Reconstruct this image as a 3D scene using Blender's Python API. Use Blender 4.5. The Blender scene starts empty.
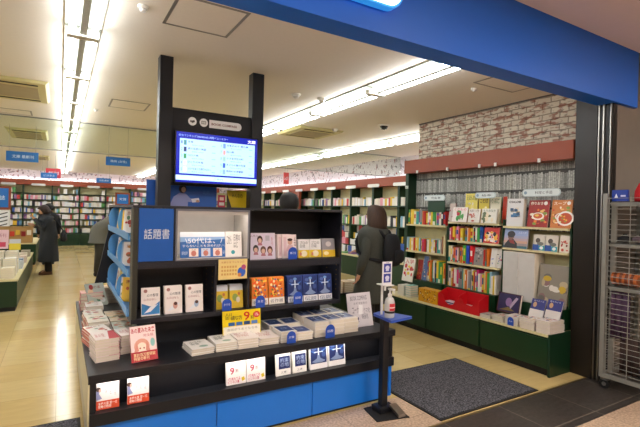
import bpy, bmesh, math, random
from mathutils import Vector, Matrix, Euler
R = math.radians
S = bpy.context.scene
COL = S.collection
rnd = random.Random(7)

# ------------------------------------------------------------------ camera, world, exposure
F_PX, CAM_H = 437.0, 1.5
yaw, roll, pitch = math.atan(260 / 437.0), R(1.35), -math.atan(1.9 / 437)
fw0 = Vector((math.sin(yaw), math.cos(yaw), 0)); rt0 = Vector((math.cos(yaw), -math.sin(yaw), 0)); up0 = Vector((0, 0, 1))
fw = fw0 * math.cos(pitch) + up0 * math.sin(pitch); up1 = up0 * math.cos(pitch) - fw0 * math.sin(pitch)
rt = rt0 * math.cos(roll) + up1 * math.sin(roll); up = up1 * math.cos(roll) - rt0 * math.sin(roll)
cd = bpy.data.cameras.new('camera'); cd.sensor_width = 36; cd.lens = F_PX / 640 * 36; cd.clip_start = 0.05; cd.clip_end = 100
cam = bpy.data.objects.new('camera', cd); COL.objects.link(cam)
cam.matrix_world = Matrix(((rt.x, up.x, -fw.x, 0), (rt.y, up.y, -fw.y, 0), (rt.z, up.z, -fw.z, CAM_H), (0, 0, 0, 1)))
S.camera = cam
w = bpy.data.worlds.new('world'); S.world = w; w.use_nodes = True
w.node_tree.nodes['Background'].inputs[0].default_value = (0.9, 0.85, 0.8, 1)
w.node_tree.nodes['Background'].inputs[1].default_value = 0.05
S.view_settings.view_transform = 'Standard'; S.view_settings.look = 'None'; S.view_settings.gamma = 1
S.view_settings.exposure = 0.3
TUBE_POWER = 15.0        # emission of the shop's fluorescent tubes
MALL_POWER = 40.0         # emission of the mall's ceiling panels
STRIP_POWER = 18.0

# ------------------------------------------------------------------ helpers
def lin(c):
    if isinstance(c, str):
        c = c.lstrip('#'); c = [int(c[i:i + 2], 16) / 255 for i in (0, 2, 4)]
        return tuple(x / 12.92 if x <= .04045 else ((x + .055) / 1.055) ** 2.4 for x in c) + (1,)
    return tuple(c) + (1,) if len(c) == 3 else tuple(c)

MATS = {}
def mat(name, col=None, rough=.5, metal=0, var=.08, scale=12, emit=None, power=0, attr=False, bump=0, spec=.5, trans=0, alpha=1):
    if name in MATS: return MATS[name]
    m = bpy.data.materials.new(name); m.use_nodes = True; nt = m.node_tree; b = nt.nodes['Principled BSDF']
    tc = nt.nodes.new('ShaderNodeTexCoord'); nz = nt.nodes.new('ShaderNodeTexNoise'); nz.inputs['Scale'].default_value = scale
    nt.links.new(tc.outputs['Object'], nz.inputs['Vector'])
    mr = nt.nodes.new('ShaderNodeMapRange'); mr.inputs['To Min'].default_value = 1 - var; mr.inputs['To Max'].default_value = 1 + var
    nt.links.new(nz.outputs['Fac'], mr.inputs['Value'])
    mx = nt.nodes.new('ShaderNodeVectorMath'); mx.operation = 'MULTIPLY'
    if attr:
        a = nt.nodes.new('ShaderNodeAttribute'); a.attribute_name = 'Col'; nt.links.new(a.outputs['Color'], mx.inputs[0])
    else:
        mx.inputs[0].default_value = lin(col)[:3]
    nt.links.new(mr.outputs['Result'], mx.inputs[1]); nt.links.new(mx.outputs[0], b.inputs['Base Color'])
    b.inputs['Roughness'].default_value = rough; b.inputs['Metallic'].default_value = metal
    b.inputs['Specular IOR Level'].default_value = spec
    if trans: b.inputs['Transmission Weight'].default_value = trans; b.inputs['IOR'].default_value = 1.45
    if alpha < 1: b.inputs['Alpha'].default_value = alpha
    if emit is not None:
        if attr: nt.links.new(mx.outputs[0], b.inputs['Emission Color'])
        else: b.inputs['Emission Color'].default_value = lin(emit)
        b.inputs['Emission Strength'].default_value = power
    if bump:
        bp = nt.nodes.new('ShaderNodeBump'); bp.inputs['Strength'].default_value = bump; bp.inputs['Distance'].default_value = .01
        nt.links.new(nz.outputs['Fac'], bp.inputs['Height']); nt.links.new(bp.outputs[0], b.inputs['Normal'])
    MATS[name] = m; return m

PRINT = mat('printed_cover', attr=True, rough=.32, var=.03)
PAPER = mat('paper_pages', '#e4dccb', rough=.85, var=.08, scale=200)
PAINT = mat('painted_surface', attr=True, rough=.45, var=.04)
BLACK = mat('black_laminate', '#11141b', rough=.42, var=.1)
POSTM = mat('black_post_laminate', '#101218', rough=.4)
BLUE = mat('blue_laminate', '#1a78e0', rough=.38, var=.03)
GREENM = mat('green_cabinet_paint', '#0d3319', rough=.4, var=.08)
SHELFM = mat('cream_shelf_board', '#d9cfa0', rough=.5)
CREAM = mat('cream_back_panel', '#cfc99a', rough=.6)
HEADM = mat('terracotta_header', '#93452a', rough=.5, var=.1, scale=5)
WHITEP = mat('white_plastic', '#e6e6e2', rough=.35, var=.02)
WIRE = mat('grey_painted_wire', '#8d8d86', rough=.4, metal=.3)
STEEL = mat('brushed_steel', '#b5b2ab', rough=.28, metal=1)
RUBBER = mat('black_rubber', '#101010', rough=.7)
WHITEF = mat('fixture_white', '#e9e7dc', rough=.5)
TUBE = mat('fluorescent_tube', '#ffffff', emit='#f6faff', power=TUBE_POWER)
STRIP = mat('led_strip', '#ffffff', emit='#fff6ee', power=STRIP_POWER)
SCREEN = mat('screen_display', attr=True, rough=.2, var=0, emit='#ffffff', power=1.0)
SIGNLIT = mat('lit_sign_face', '#ffffff', emit='#f4fbff', power=3.0)

class MB:
    def __init__(s): s.v = []; s.f = []; s.c = []; s.M = None
    def add(s, vs, fs, col=(1, 1, 1)):
        n = len(s.v); col = lin(col)
        s.v += [(s.M @ Vector(p)) if s.M else Vector(p) for p in vs]
        for f in fs: s.f.append([n + i for i in f]); s.c.append(col)
        return s
    def box(s, x0, x1, y0, y1, z0, z1, col=(1, 1, 1)):
        vs = [(x, y, z) for z in (z0, z1) for y in (y0, y1) for x in (x0, x1)]
        return s.add(vs, [(0, 2, 3, 1), (4, 5, 7, 6), (0, 1, 5, 4), (2, 6, 7, 3), (0, 4, 6, 2), (1, 3, 7, 5)], col)
    def prism(s, pts, axis, a, b, col=(1, 1, 1)):        # pts 2D polygon, extruded along axis (0,1,2)
        def P(p, t):
            if axis == 0: return (t, p[0], p[1])
            if axis == 1: return (p[0], t, p[1])
            return (p[0], p[1], t)
        n = len(pts)
        return s.add([P(p, a) for p in pts] + [P(p, b) for p in pts],
                     [list(range(n)), list(range(2 * n - 1, n - 1, -1))] + [(i, (i + 1) % n, n + (i + 1) % n, n + i) for i in range(n)], col)
    def tube(s, p, q, r, r2=None, n=10, col=(1, 1, 1)):
        p, q = Vector(p), Vector(q); r2 = r if r2 is None else r2; d = (q - p).normalized()
        a = d.orthogonal().normalized(); b = d.cross(a)
        vs = [p + (a * math.cos(2 * math.pi * i / n) + b * math.sin(2 * math.pi * i / n)) * r for i in range(n)]
        vs += [q + (a * math.cos(2 * math.pi * i / n) + b * math.sin(2 * math.pi * i / n)) * r2 for i in range(n)]
        return s.add(vs, [list(range(n - 1, -1, -1)), list(range(n, 2 * n))] + [(i, (i + 1) % n, n + (i + 1) % n, n + i) for i in range(n)], col)
    def lathe(s, c, prof, n=20, col=(1, 1, 1), sx=1, sy=1):
        vs = []; fs = []
        for r, z in prof:
            for i in range(n):
                a = 2 * math.pi * i / n; vs.append((c[0] + r * sx * math.cos(a), c[1] + r * sy * math.sin(a), c[2] + z))
        for k in range(len(prof) - 1):
            for i in range(n): j = (i + 1) % n; fs.append((k * n + i, k * n + j, (k + 1) * n + j, (k + 1) * n + i))
        fs.append(list(range(n - 1, -1, -1))); m = (len(prof) - 1) * n; fs.append([m + i for i in range(n)])
        return s.add(vs, fs, col)
    def ball(s, c, rx, ry, rz, n=16, m=10, col=(1, 1, 1)):
        pr = [(math.sin(math.pi * (k + .02) / (m + .04)), -rz * math.cos(math.pi * (k + .02) / (m + .04))) for k in range(m + 1)]
        return s.lathe(c, pr, n, col, rx, ry)
    def loft(s, rings, n=20, col=(1, 1, 1), cap=True):   # ring: (cx,cy,cz,rx,ry[,rotz])
        vs = []; fs = []
        for g in rings:
            cx, cy, cz, rx, ry = g[:5]; a0 = g[5] if len(g) > 5 else 0
            for i in range(n):
                a = 2 * math.pi * i / n; x, y = rx * math.cos(a), ry * math.sin(a)
                vs.append((cx + x * math.cos(a0) - y * math.sin(a0), cy + x * math.sin(a0) + y * math.cos(a0), cz))
        for k in range(len(rings) - 1):
            for i in range(n): j = (i + 1) % n; fs.append((k * n + i, k * n + j, (k + 1) * n + j, (k + 1) * n + i))
        if cap: fs.append(list(range(n - 1, -1, -1))); m = (len(rings) - 1) * n; fs.append([m + i for i in range(n)])
        return s.add(vs, fs, col)
    def pipe(s, pts, rad, n=10, col=(1, 1, 1)):          # swept tube through points with radii
        pts = [Vector(p) for p in pts]; vs = []; fs = []; ref = None
        for k, p in enumerate(pts):
            d = (pts[min(k + 1, len(pts) - 1)] - pts[max(k - 1, 0)]).normalized()
            if ref is None: ref = d.orthogonal().normalized()
            a = (ref - d * ref.dot(d)).normalized(); ref = a; b = d.cross(a)
            r = rad[k] if isinstance(rad, (list, tuple)) else rad
            vs += [p + (a * math.cos(2 * math.pi * i / n) + b * math.sin(2 * math.pi * i / n)) * r for i in range(n)]
        for k in range(len(pts) - 1):
            for i in range(n): j = (i + 1) % n; fs.append((k * n + i, k * n + j, (k + 1) * n + j, (k + 1) * n + i))
        fs.append(list(range(n - 1, -1, -1))); m = (len(pts) - 1) * n; fs.append([m + i for i in range(n)])
        return s.add(vs, fs, col)
    # --- flat print on the plane y = -off of a front cover (x right, z up)
    def rect(s, x0, z0, x1, z1, col, off=.0004):
        return s.add([(x0, -off, z0), (x1, -off, z0), (x1, -off, z1), (x0, -off, z1)], [(0, 1, 2, 3)], col)
    def poly(s, pts, col, off=.0006):
        return s.add([(x, -off, z) for x, z in pts], [list(range(len(pts)))], col)
    def disc(s, cx, cz, rx, rz, col, off=.0006, n=16):
        return s.poly([(cx + rx * math.cos(2 * math.pi * i / n), cz + rz * math.sin(2 * math.pi * i / n)) for i in range(n)], col, off)
    def text(s, body, x0, z0, x1, z1, col, off=.0009, bold=0):
        vs, fs = glyphs(body, bold)
        xs = [v[0] for v in vs]; ys = [v[1] for v in vs]; a, b = min(xs), min(ys); sx = (x1 - x0) / max(1e-6, max(xs) - a); sy = (z1 - z0) / max(1e-6, max(ys) - b)
        return s.add([(x0 + (v[0] - a) * sx, -off, z0 + (v[1] - b) * sy) for v in vs], fs, col)
    def build(s, name, m, parent=None, smooth=False, bevel=0, **kw):
        me = bpy.data.meshes.new(name); me.from_pydata([tuple(p) for p in s.v], [], s.f)
        ca = me.color_attributes.new('Col', 'FLOAT_COLOR', 'CORNER')
        data = []
        for p in me.polygons: data += list(s.c[p.index]) * p.loop_total
        ca.data.foreach_set('color', data)
        me.materials.append(m)
        if smooth:
            for p in me.polygons: p.use_smooth = True
        o = bpy.data.objects.new(name, me); COL.objects.link(o)
        if parent: o.parent = parent
        if bevel:
            b = o.modifiers.new('bevel', 'BEVEL'); b.width = bevel; b.segments = 2; b.limit_method = 'ANGLE'
        return o

_g = {}
def glyphs(body, bold=0):
    k = (body, bold)
    if k not in _g:
        c = bpy.data.curves.new('t', 'FONT'); c.body = body; c.resolution_u = 2; c.size = 1; c.offset = bold; c.space_line = .95
        o = bpy.data.objects.new('t', c); COL.objects.link(o)
        dg = bpy.context.evaluated_depsgraph_get(); me = bpy.data.meshes.new_from_object(o.evaluated_get(dg))
        _g[k] = ([tuple(v.co) for v in me.vertices], [list(p.vertices) for p in me.polygons])
        bpy.data.objects.remove(o); bpy.data.curves.remove(c); bpy.data.meshes.remove(me)
    return _g[k]

def tag(o, label=None, cat=None, group=None, kind=None):
    if label: o['label'] = label
    if cat: o['category'] = cat
    if group: o['group'] = group
    if kind: o['kind'] = kind
    return o
def empty(name, loc=(0, 0, 0), rz=0):
    o = bpy.data.objects.new(name, None); COL.objects.link(o); o.location = loc; o.rotation_euler = (0, 0, rz); o.empty_display_size = .1; return o
def struct(name, mb, m, **k): return tag(mb.build(name, m, **k), kind='structure')
def kids(o): return list(o.children)
def copy_tree(o, parent=None):
    c = o.copy(); COL.objects.link(c)
    if parent: c.parent = parent
    for ch in kids(o): copy_tree(ch, c)
    return c
ORD = ['first', 'second', 'third', 'fourth', 'fifth', 'sixth', 'seventh', 'eighth', 'ninth', 'tenth', 'eleventh', 'twelfth', 'thirteenth', 'fourteenth', 'fifteenth', 'sixteenth', 'seventeenth', 'eighteenth', 'nineteenth', 'twentieth']
def ordn(i):
    if i < 20: return ORD[i]
    n = i + 1; return '%d%s' % (n, {1: 'st', 2: 'nd', 3: 'rd'}.get(n % 10, 'th'))

# ------------------------------------------------------------------ surface materials
def floor_tiles_material(name, c1, c2, mortar, size, rough, msize=.004, speck=0, lane=None):
    m = bpy.data.materials.new(name); m.use_nodes = True; nt = m.node_tree; b = nt.nodes['Principled BSDF']; N = nt.nodes.new; L = nt.links.new
    tc = N('ShaderNodeTexCoord'); br = N('ShaderNodeTexBrick'); br.offset = 0; br.squash = 1
    br.inputs['Scale'].default_value = 1; br.inputs['Brick Width'].default_value = size; br.inputs['Row Height'].default_value = size
    br.inputs['Mortar Size'].default_value = msize; br.inputs['Mortar Smooth'].default_value = .2
    br.inputs['Color1'].default_value = lin(c1); br.inputs['Color2'].default_value = lin(c2); br.inputs['Mortar'].default_value = lin(mortar)
    L(tc.outputs['Object'], br.inputs['Vector'])
    nz = N('ShaderNodeTexNoise'); nz.inputs['Scale'].default_value = 3.5; nz.inputs['Detail'].default_value = 6; nz.inputs['Distortion'].default_value = 1.2
    mp = N('ShaderNodeMapping'); mp.inputs['Scale'].default_value = (1, 4, 1); mp.inputs['Rotation'].default_value = (0, 0, .5)
    L(tc.outputs['Object'], mp.inputs['Vector']); L(mp.outputs[0], nz.inputs['Vector'])
    mr = N('ShaderNodeMapRange'); mr.inputs['To Min'].default_value = .86; mr.inputs['To Max'].default_value = 1.12; L(nz.outputs['Fac'], mr.inputs['Value'])
    mx = N('ShaderNodeVectorMath'); mx.operation = 'MULTIPLY'; L(br.outputs['Color'], mx.inputs[0]); L(mr.outputs[0], mx.inputs[1])
    out = mx.outputs[0]
    if speck:
        n2 = N('ShaderNodeTexNoise'); n2.inputs['Scale'].default_value = speck; n2.inputs['Detail'].default_value = 2; L(tc.outputs['Object'], n2.inputs['Vector'])
        m2 = N('ShaderNodeMapRange'); m2.inputs['From Min'].default_value = .35; m2.inputs['From Max'].default_value = .65
        m2.inputs['To Min'].default_value = .72; m2.inputs['To Max'].default_value = 1.2; L(n2.outputs['Fac'], m2.inputs['Value'])
        m3 = N('ShaderNodeVectorMath'); m3.operation = 'MULTIPLY'; L(out, m3.inputs[0]); L(m2.outputs[0], m3.inputs[1]); out = m3.outputs[0]
    L(out, b.inputs['Base Color'])
    r2 = N('ShaderNodeMapRange'); r2.inputs['To Min'].default_value = rough * .7; r2.inputs['To Max'].default_value = rough * 1.4; L(nz.outputs['Fac'], r2.inputs['Value'])
    L(r2.outputs[0], b.inputs['Roughness'])
    bp = N('ShaderNodeBump'); bp.inputs['Strength'].default_value = .05; bp.inputs['Distance'].default_value = .004; L(br.outputs['Fac'], bp.inputs['Height']); bp.invert = True
    L(bp.outputs[0], b.inputs['Normal'])
    return m

def brick_paper(name, rot, pale, w_=.23, h_=.075, red=.35):
    m = bpy.data.materials.new(name); m.use_nodes = True; nt = m.node_tree; b = nt.nodes['Principled BSDF']; N = nt.nodes.new; L = nt.links.new
    tc = N('ShaderNodeTexCoord'); sp = N('ShaderNodeSeparateXYZ'); cb = N('ShaderNodeCombineXYZ'); L(tc.outputs['Object'], sp.inputs[0])
    L(sp.outputs['Y' if rot else 'X'], cb.inputs[0]); L(sp.outputs['Z'], cb.inputs[1])
    nd = N('ShaderNodeTexNoise'); nd.inputs['Scale'].default_value = 9; L(cb.outputs[0], nd.inputs['Vector'])
    ad = N('ShaderNodeVectorMath'); ad.operation = 'MULTIPLY_ADD'; ad.inputs[1].default_value = (.02, .02, 0); L(nd.outputs['Color'], ad.inputs[0]); L(cb.outputs[0], ad.inputs[2])
    br = N('ShaderNodeTexBrick'); br.inputs['Scale'].default_value = 1; br.inputs['Brick Width'].default_value = w_; br.inputs['Row Height'].default_value = h_
    br.inputs['Mortar Size'].default_value = .008; br.inputs['Mortar Smooth'].default_value = .5
    br.inputs['Color1'].default_value = lin(pale); br.inputs['Color2'].default_value = lin('#cfc4b0'); br.inputs['Mortar'].default_value = lin('#948a7a')
    L(ad.outputs[0], br.inputs['Vector'])
    n1 = N('ShaderNodeTexNoise'); n1.inputs['Scale'].default_value = 9; n1.inputs['Detail'].default_value = 3
    mp = N('ShaderNodeMapping'); mp.inputs['Scale'].default_value = (1, 2.2, 1); L(cb.outputs[0], mp.inputs['Vector']); L(mp.outputs[0], n1.inputs['Vector'])
    r1 = N('ShaderNodeMapRange'); r1.inputs['From Min'].default_value = .52; r1.inputs['From Max'].default_value = .60; L(n1.outputs['Fac'], r1.inputs['Value'])
    sc = N('ShaderNodeMath'); sc.operation = 'MULTIPLY'; sc.inputs[1].default_value = red; L(r1.outputs[0], sc.inputs[0])
    mx = N('ShaderNodeMix'); mx.data_type = 'RGBA'; L(sc.outputs[0], mx.inputs[0]); L(br.outputs['Color'], mx.inputs[6]); mx.inputs[7].default_value = lin('#8a3f2a')
    n2 = N('ShaderNodeTexNoise'); n2.inputs['Scale'].default_value = 13; n2.inputs['Detail'].default_value = 4; L(mp.outputs[0], n2.inputs['Vector'])
    r2 = N('ShaderNodeMapRange'); r2.inputs['From Min'].default_value = .56; r2.inputs['From Max'].default_value = .66; r2.inputs['To Max'].default_value = .7; L(n2.outputs['Fac'], r2.inputs['Value'])
    m2 = N('ShaderNodeMix'); m2.data_type = 'RGBA'; L(r2.outputs[0], m2.inputs[0]); L(mx.outputs[2], m2.inputs[6]); m2.inputs[7].default_value = lin('#5a4a42')
    L(m2.outputs[2], b.inputs['Base Color']); b.inputs['Roughness'].default_value = .8
    return m

def spine_paper():
    m = bpy.data.materials.new('grey_book_spine_wallpaper'); m.use_nodes = True; nt = m.node_tree; b = nt.nodes['Principled BSDF']; N = nt.nodes.new; L = nt.links.new
    tc = N('ShaderNodeTexCoord'); sp = N('ShaderNodeSeparateXYZ'); L(tc.outputs['Object'], sp.inputs[0])
    def math_(op, a, v):
        n = N('ShaderNodeMath'); n.operation = op; L(a, n.inputs[0])
        if isinstance(v, (int, float)): n.inputs[1].default_value = v
        else: L(v, n.inputs[1])
        return n.outputs[0]
    row = math_('FLOOR', math_('DIVIDE', sp.outputs['Z'], .2), 0)
    yy = math_('ADD', math_('DIVIDE', sp.outputs['Y'], .021), math_('MULTIPLY', row, 7.37))
    colm = math_('FLOOR', yy, 0); fr = math_('FRACT', yy, 0)
    cb = N('ShaderNodeCombineXYZ'); L(colm, cb.inputs[0]); L(row, cb.inputs[1])
    wn = N('ShaderNodeTexWhiteNoise'); wn.noise_dimensions = '2D'; L(cb.outputs[0], wn.inputs['Vector'])
    zf = math_('FRACT', math_('DIVIDE', sp.outputs['Z'], .2), 0)
    dark = math_('MULTIPLY', math_('LESS_THAN', zf, math_('ADD', math_('MULTIPLY', wn.outputs['Value'], .12), .78)), math_('GREATER_THAN', fr, .14))
    val = math_('MULTIPLY', dark, math_('ADD', math_('MULTIPLY', wn.outputs['Value'], .9), .55))
    n1 = N('ShaderNodeTexNoise'); n1.inputs['Scale'].default_value = 60; L(tc.outputs['Object'], n1.inputs['Vector'])
    v2 = math_('ADD', math_('MULTIPLY', val, n1.outputs['Fac']), .06)
    mx = N('ShaderNodeMix'); mx.data_type = 'RGBA'; L(v2, mx.inputs[0]); mx.inputs[6].default_value = lin('#2c2e2c'); mx.inputs[7].default_value = lin('#d6d8d0')
    L(mx.outputs[2], b.inputs['Base Color']); b.inputs['Roughness'].default_value = .7
    return m

def carpet_material():
    m = bpy.data.materials.new('grey_carpet_pile'); m.use_nodes = True; nt = m.node_tree; b = nt.nodes['Principled BSDF']; N = nt.nodes.new; L = nt.links.new
    tc = N('ShaderNodeTexCoord'); nz = N('ShaderNodeTexNoise'); nz.inputs['Scale'].default_value = 85; nz.inputs['Detail'].default_value = 3; L(tc.outputs['Object'], nz.inputs['Vector'])
    cr = N('ShaderNodeValToRGB'); cr.color_ramp.elements[0].position = .38; cr.color_ramp.elements[0].color = lin('#17181c'); cr.color_ramp.elements[1].position = .68; cr.color_ramp.elements[1].color = lin('#6c6d76')
    L(nz.outputs['Fac'], cr.inputs[0]); L(cr.outputs[0], b.inputs['Base Color']); b.inputs['Roughness'].default_value = .95
    bp = N('ShaderNodeBump'); bp.inputs['Strength'].default_value = .6; bp.inputs['Distance'].default_value = .006; L(nz.outputs['Fac'], bp.inputs['Height']); L(bp.outputs[0], b.inputs['Normal'])
    return m

FLOOR = floor_tiles_material('yellow_beige_vinyl_tiles', '#cdb274', '#d9c48c', '#b39c66', .45, .13, .0025)
GRANITE = floor_tiles_material('pinkish_granite', '#b39a83', '#bfa68c', '#8d7a68', .6, .35, .003, 60)
DARKTILE = floor_tiles_material('dark_grey_porcelain_tiles', '#37322f', '#3e3935', '#6a6358', .6, .35, .006, 40)
CEILM = mat('white_ceiling_board', '#e4ddd0', rough=.8, var=.03, scale=30)
CEILMALL = mat('mall_ceiling', '#e0cfca', rough=.8, var=.02)
CARPET = carpet_material()
BRICKM = brick_paper('whitewashed_brick_wallpaper', True, '#ddd5c2', .19, .062, .72)
def speckle_paper():
    m = bpy.data.materials.new('pale_speckled_wallpaper'); m.use_nodes = True; nt = m.node_tree; b = nt.nodes['Principled BSDF']; N = nt.nodes.new; L = nt.links.new
    tc = N('ShaderNodeTexCoord'); prev = None; col = lin('#ece6ec')
    for k, (sc_, lo, c) in enumerate(((9, .62, '#a8a0a8'), (13, .66, '#a04a48'), (16, .67, '#3c3a44'))):
        mp = N('ShaderNodeMapping'); mp.inputs['Location'].default_value = (k * 3.1, k * 1.7, k); L(tc.outputs['Object'], mp.inputs['Vector'])
        nz = N('ShaderNodeTexNoise'); nz.inputs['Scale'].default_value = sc_; nz.inputs['Detail'].default_value = 1; L(mp.outputs[0], nz.inputs['Vector'])
        mr = N('ShaderNodeMapRange'); mr.inputs['From Min'].default_value = lo; mr.inputs['From Max'].default_value = lo + .04; L(nz.outputs['Fac'], mr.inputs['Value'])
        mx = N('ShaderNodeMix'); mx.data_type = 'RGBA'; L(mr.outputs[0], mx.inputs[0]); mx.inputs[7].default_value = lin(c)
        if prev: L(prev, mx.inputs[6])
        else: mx.inputs[6].default_value = col
        prev = mx.outputs[2]
    L(prev, b.inputs['Base Color']); b.inputs['Roughness'].default_value = .8
    return m
PATX = PATY = speckle_paper()
WALLMET = mat('dark_metal_wall_panel', '#8c867e', rough=.16, metal=.4, var=.05)
DARKCOL = mat('dark_bronze_column', '#15120f', rough=.4, metal=.2)
BROWNJ = mat('brown_jamb', '#1f1912', rough=.4)

CZ = 2.80; MZ = 3.07
# ------------------------------------------------------------------ setting
XR = 6.75; YB = 19.6; XL = -4.0
struct('floor', MB().box(XL, XR, 2.22, YB + .1, -.05, 0), FLOOR)
struct('floor_granite', MB().box(.6, 2.4, 2.22, 2.72, 0, .001), GRANITE).name = 'trim_1'
struct('floor', MB().box(-6, 9, 1.73, 2.22, -.05, .0), DARKTILE)
struct('floor', MB().box(-6, 9, -6, 1.73, -.05, 0), GRANITE)
struct('trim_2', MB().box(-4, 4.28, 2.215, 2.235, 0, .002), mat('brass_edge', '#7a6a45', rough=.4, metal=.6))
struct('ceiling', MB().box(XL, XR, 2.2, YB + .1, CZ, CZ + .1), CEILM)
struct('ceiling', MB().box(-6, 9, -6, 2.03, MZ, MZ + .1), CEILMALL)
struct('wall_back', MB().box(XL, XR + .1, YB, YB + .1, 0, CZ), PATX)
struct('wall_left', MB().box(XL - .1, XL, 2.2, YB, 0, CZ), PATY)
struct('wall_right', MB().box(XR, XR + .1, 4.721, YB, 0, CZ), PATY)
struct('wall_right', MB().box(4.45, 4.55, 2.39, 4.72, 0, CZ), BRICKM)
struct('wall_right', MB().box(4.551, XR + .1, 4.62, 4.72, 0, CZ), CEILM)
struct('wall_front', MB().box(4.64, 9, 2.19, 2.39, 0, MZ), WALLMET)
MALLW = mat('mall_wall', '#9a8f86', rough=.7)
struct('wall_mall', MB().box(-6, 9, -6.1, -6, 0, MZ), MALLW)
struct('wall_mall', MB().box(-6.1, -6, -6, 2.2, 0, MZ), MALLW)
struct('wall_mall', MB().box(9, 9.1, -6, 2.2, 0, MZ), MALLW)
struct('wall_front', MB().box(-6, XL + .0, 2.03, 2.2, 0, MZ), MALLW)
# column / shutter jamb with its guide rails
struct('trim_3', MB().box(4.28, 4.64, 2.19, 2.385, 0, CZ), BROWNJ)
struct('trim_4', MB().box(4.30, 4.37, 2.062, 2.189, 0, 2.549), DARKCOL)
struct('wall_front', MB().box(4.3705, 9, 2.062, 2.189, 0, 2.549), WALLMET)
for k, (y, r_) in enumerate(((2.178, .004), (2.136, .005), (2.074, .003))):
    struct('trim_%d' % (5 + k), MB().box(4.286 - .004 * k, 4.2995, y - r_, y + r_, 0, 2.555), mat('rail_aluminium', '#b8b4ac', rough=.35, metal=1))
# skirting of the brick wall end
struct('trim_8', MB().box(4.44, 4.4499, 2.39, 4.72, CZ - .015, CZ), mat('dark_joint', '#5c564c'))

# blue fascia over the entrance
FASC = mat('blue_fascia_paint', '#0462d2', rough=.5, var=.02)
fa = tag(empty('shop_fascia', (0, 2.03, 2.55)), 'deep blue fascia board spanning over the shop entrance', 'fascia')
MB().box(-4.0, 4.67, 0, .02, 0, MZ - 2.55 - .001).build('fascia_face', FASC, fa)
MB().box(-4.0, 4.67, .0205, .17, 0, .02).build('soffit', FASC, fa)
MB().box(-4.0, 4.27, .15, .17, .0205, MZ - 2.551).build('rear_face', CEILM, fa)
# lightbox sign on the fascia
sg = tag(empty('lightbox_sign', (1.05, 2.03, 2.705)), 'white rounded lightbox sign with its blue light halo as a rim on the fascia', 'sign')
def roundrect(x0, z0, x1, z1, r, n=8):
    pts = []
    for cx, cz, a0 in ((x1 - r, z0 + r, -90), (x1 - r, z1 - r, 0), (x0 + r, z1 - r, 90), (x0 + r, z0 + r, 180)):
        for i in range(n + 1): a = R(a0 + 90 * i / n); pts.append((cx + r * math.cos(a), cz + r * math.sin(a)))
    return pts
MB().prism(roundrect(-1.2, -.02, .66, .33, .1), 1, -.055, -.002).build('sign_case', mat('sign_halo_glow', '#3aa0e8', rough=.4, emit='#2a90e8', power=.5), sg)  # glowing blue edge of the case stands in for the sign's light halo
MB().prism(roundrect(-1.188, -.008, .648, .31, .095), 1, -.06, -.0555).build('sign_face', SIGNLIT, sg)

# smoke barrier glass
gl = bpy.data.materials.new('clear_glass'); gl.use_nodes = True
nt = gl.node_tree; b = nt.nodes['Principled BSDF']; b.inputs['Base Color'].default_value = (.92, .97, .93, 1); b.inputs['Roughness'].default_value = .02
tr = nt.nodes.new('ShaderNodeBsdfTransparent'); tr.inputs[0].default_value = (.90, .94, .90, 1); gs = nt.nodes.new('ShaderNodeBsdfGlossy'); gs.inputs['Roughness'].default_value = .02
ms = nt.nodes.new('ShaderNodeMixShader'); fr = nt.nodes.new('ShaderNodeFresnel'); fr.inputs[0].default_value = 1.45
nt.links.new(fr.outputs[0], ms.inputs[0]); nt.links.new(tr.outputs[0], ms.inputs[1]); nt.links.new(gs.outputs[0], ms.inputs[2])
nt.links.new(ms.outputs[0], nt.nodes['Material Output'].inputs[0])
sb = tag(empty('smoke_barrier', (0, 7.75, 2.33)), 'clear glass smoke barrier hanging across the shop ceiling with slim metal rails', 'glass barrier')
MB().box(XL + .01, XR - .01, 0, .008, .015, .455).build('glass_pane', gl, sb)
MB().box(XL + .01, XR - .01, -.008, .016, 0, .0145).build('bottom_rail', WIRE, sb)
MB().box(XL + .01, XR - .01, -.012, .02, .4555, .469).build('top_rail', WIRE, sb)

# ------------------------------------------------------------------ lamps
def make_light(loc):
    t = empty('fluorescent_light', loc)
    MB().box(-.022, .022, 0, 1.16, .02, .082).box(-.115, .115, 0, 1.16, .0825, .099).build('housing', mat('lamp_housing_grey', '#a4a598', rough=.6), t)
    for y in (0, 1.13): MB().prism([(-.1, .005), (.1, .005), (.1, .05), (.0235, .05), (.0235, .0195), (-.0235, .0195), (-.0235, .05), (-.1, .05)], 1, y, y + .03).build('lamp_holder', WHITEF, t)
    for x in (-.068, .068): MB().tube((x, .031, .03), (x, 1.129, .03), .021, n=10).build('tube', TUBE, t)
    return t
lamp0 = None; used = 0
for rx, rname, ks in ((.12, 'row above the left aisle', range(0, 14)), (2.76, 'row above the middle aisle', range(0, 14)), (5.0, 'row beyond the brick wall', range(2, 14))):
    for k in ks:
        loc = (rx, 2.42 + 1.18 * k, CZ - .1)
        if loc[1] > 7.2: loc = (rx, loc[1] + .12, CZ - .1)
        if lamp0 is None: lamp0 = o = make_light(loc)
        else: o = copy_tree(lamp0); o.location = loc
        tag(o, 'twin tube fluorescent ceiling light, %s from the entrance in the %s' % (ordn(k), rname), 'ceiling light', 'fluorescent lights in the %s' % rname)
for k in range(13):  # extra lamp row out of view, added to brighten the shop
    o = copy_tree(lamp0); o.location = (-2.4, 2.42 + 1.25 * k, CZ - .1)
    tag(o, 'twin tube fluorescent ceiling light, %s from the entrance in the added unseen left row' % ordn(k), 'ceiling light', 'added fluorescent lights in the unseen left row')
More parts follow.
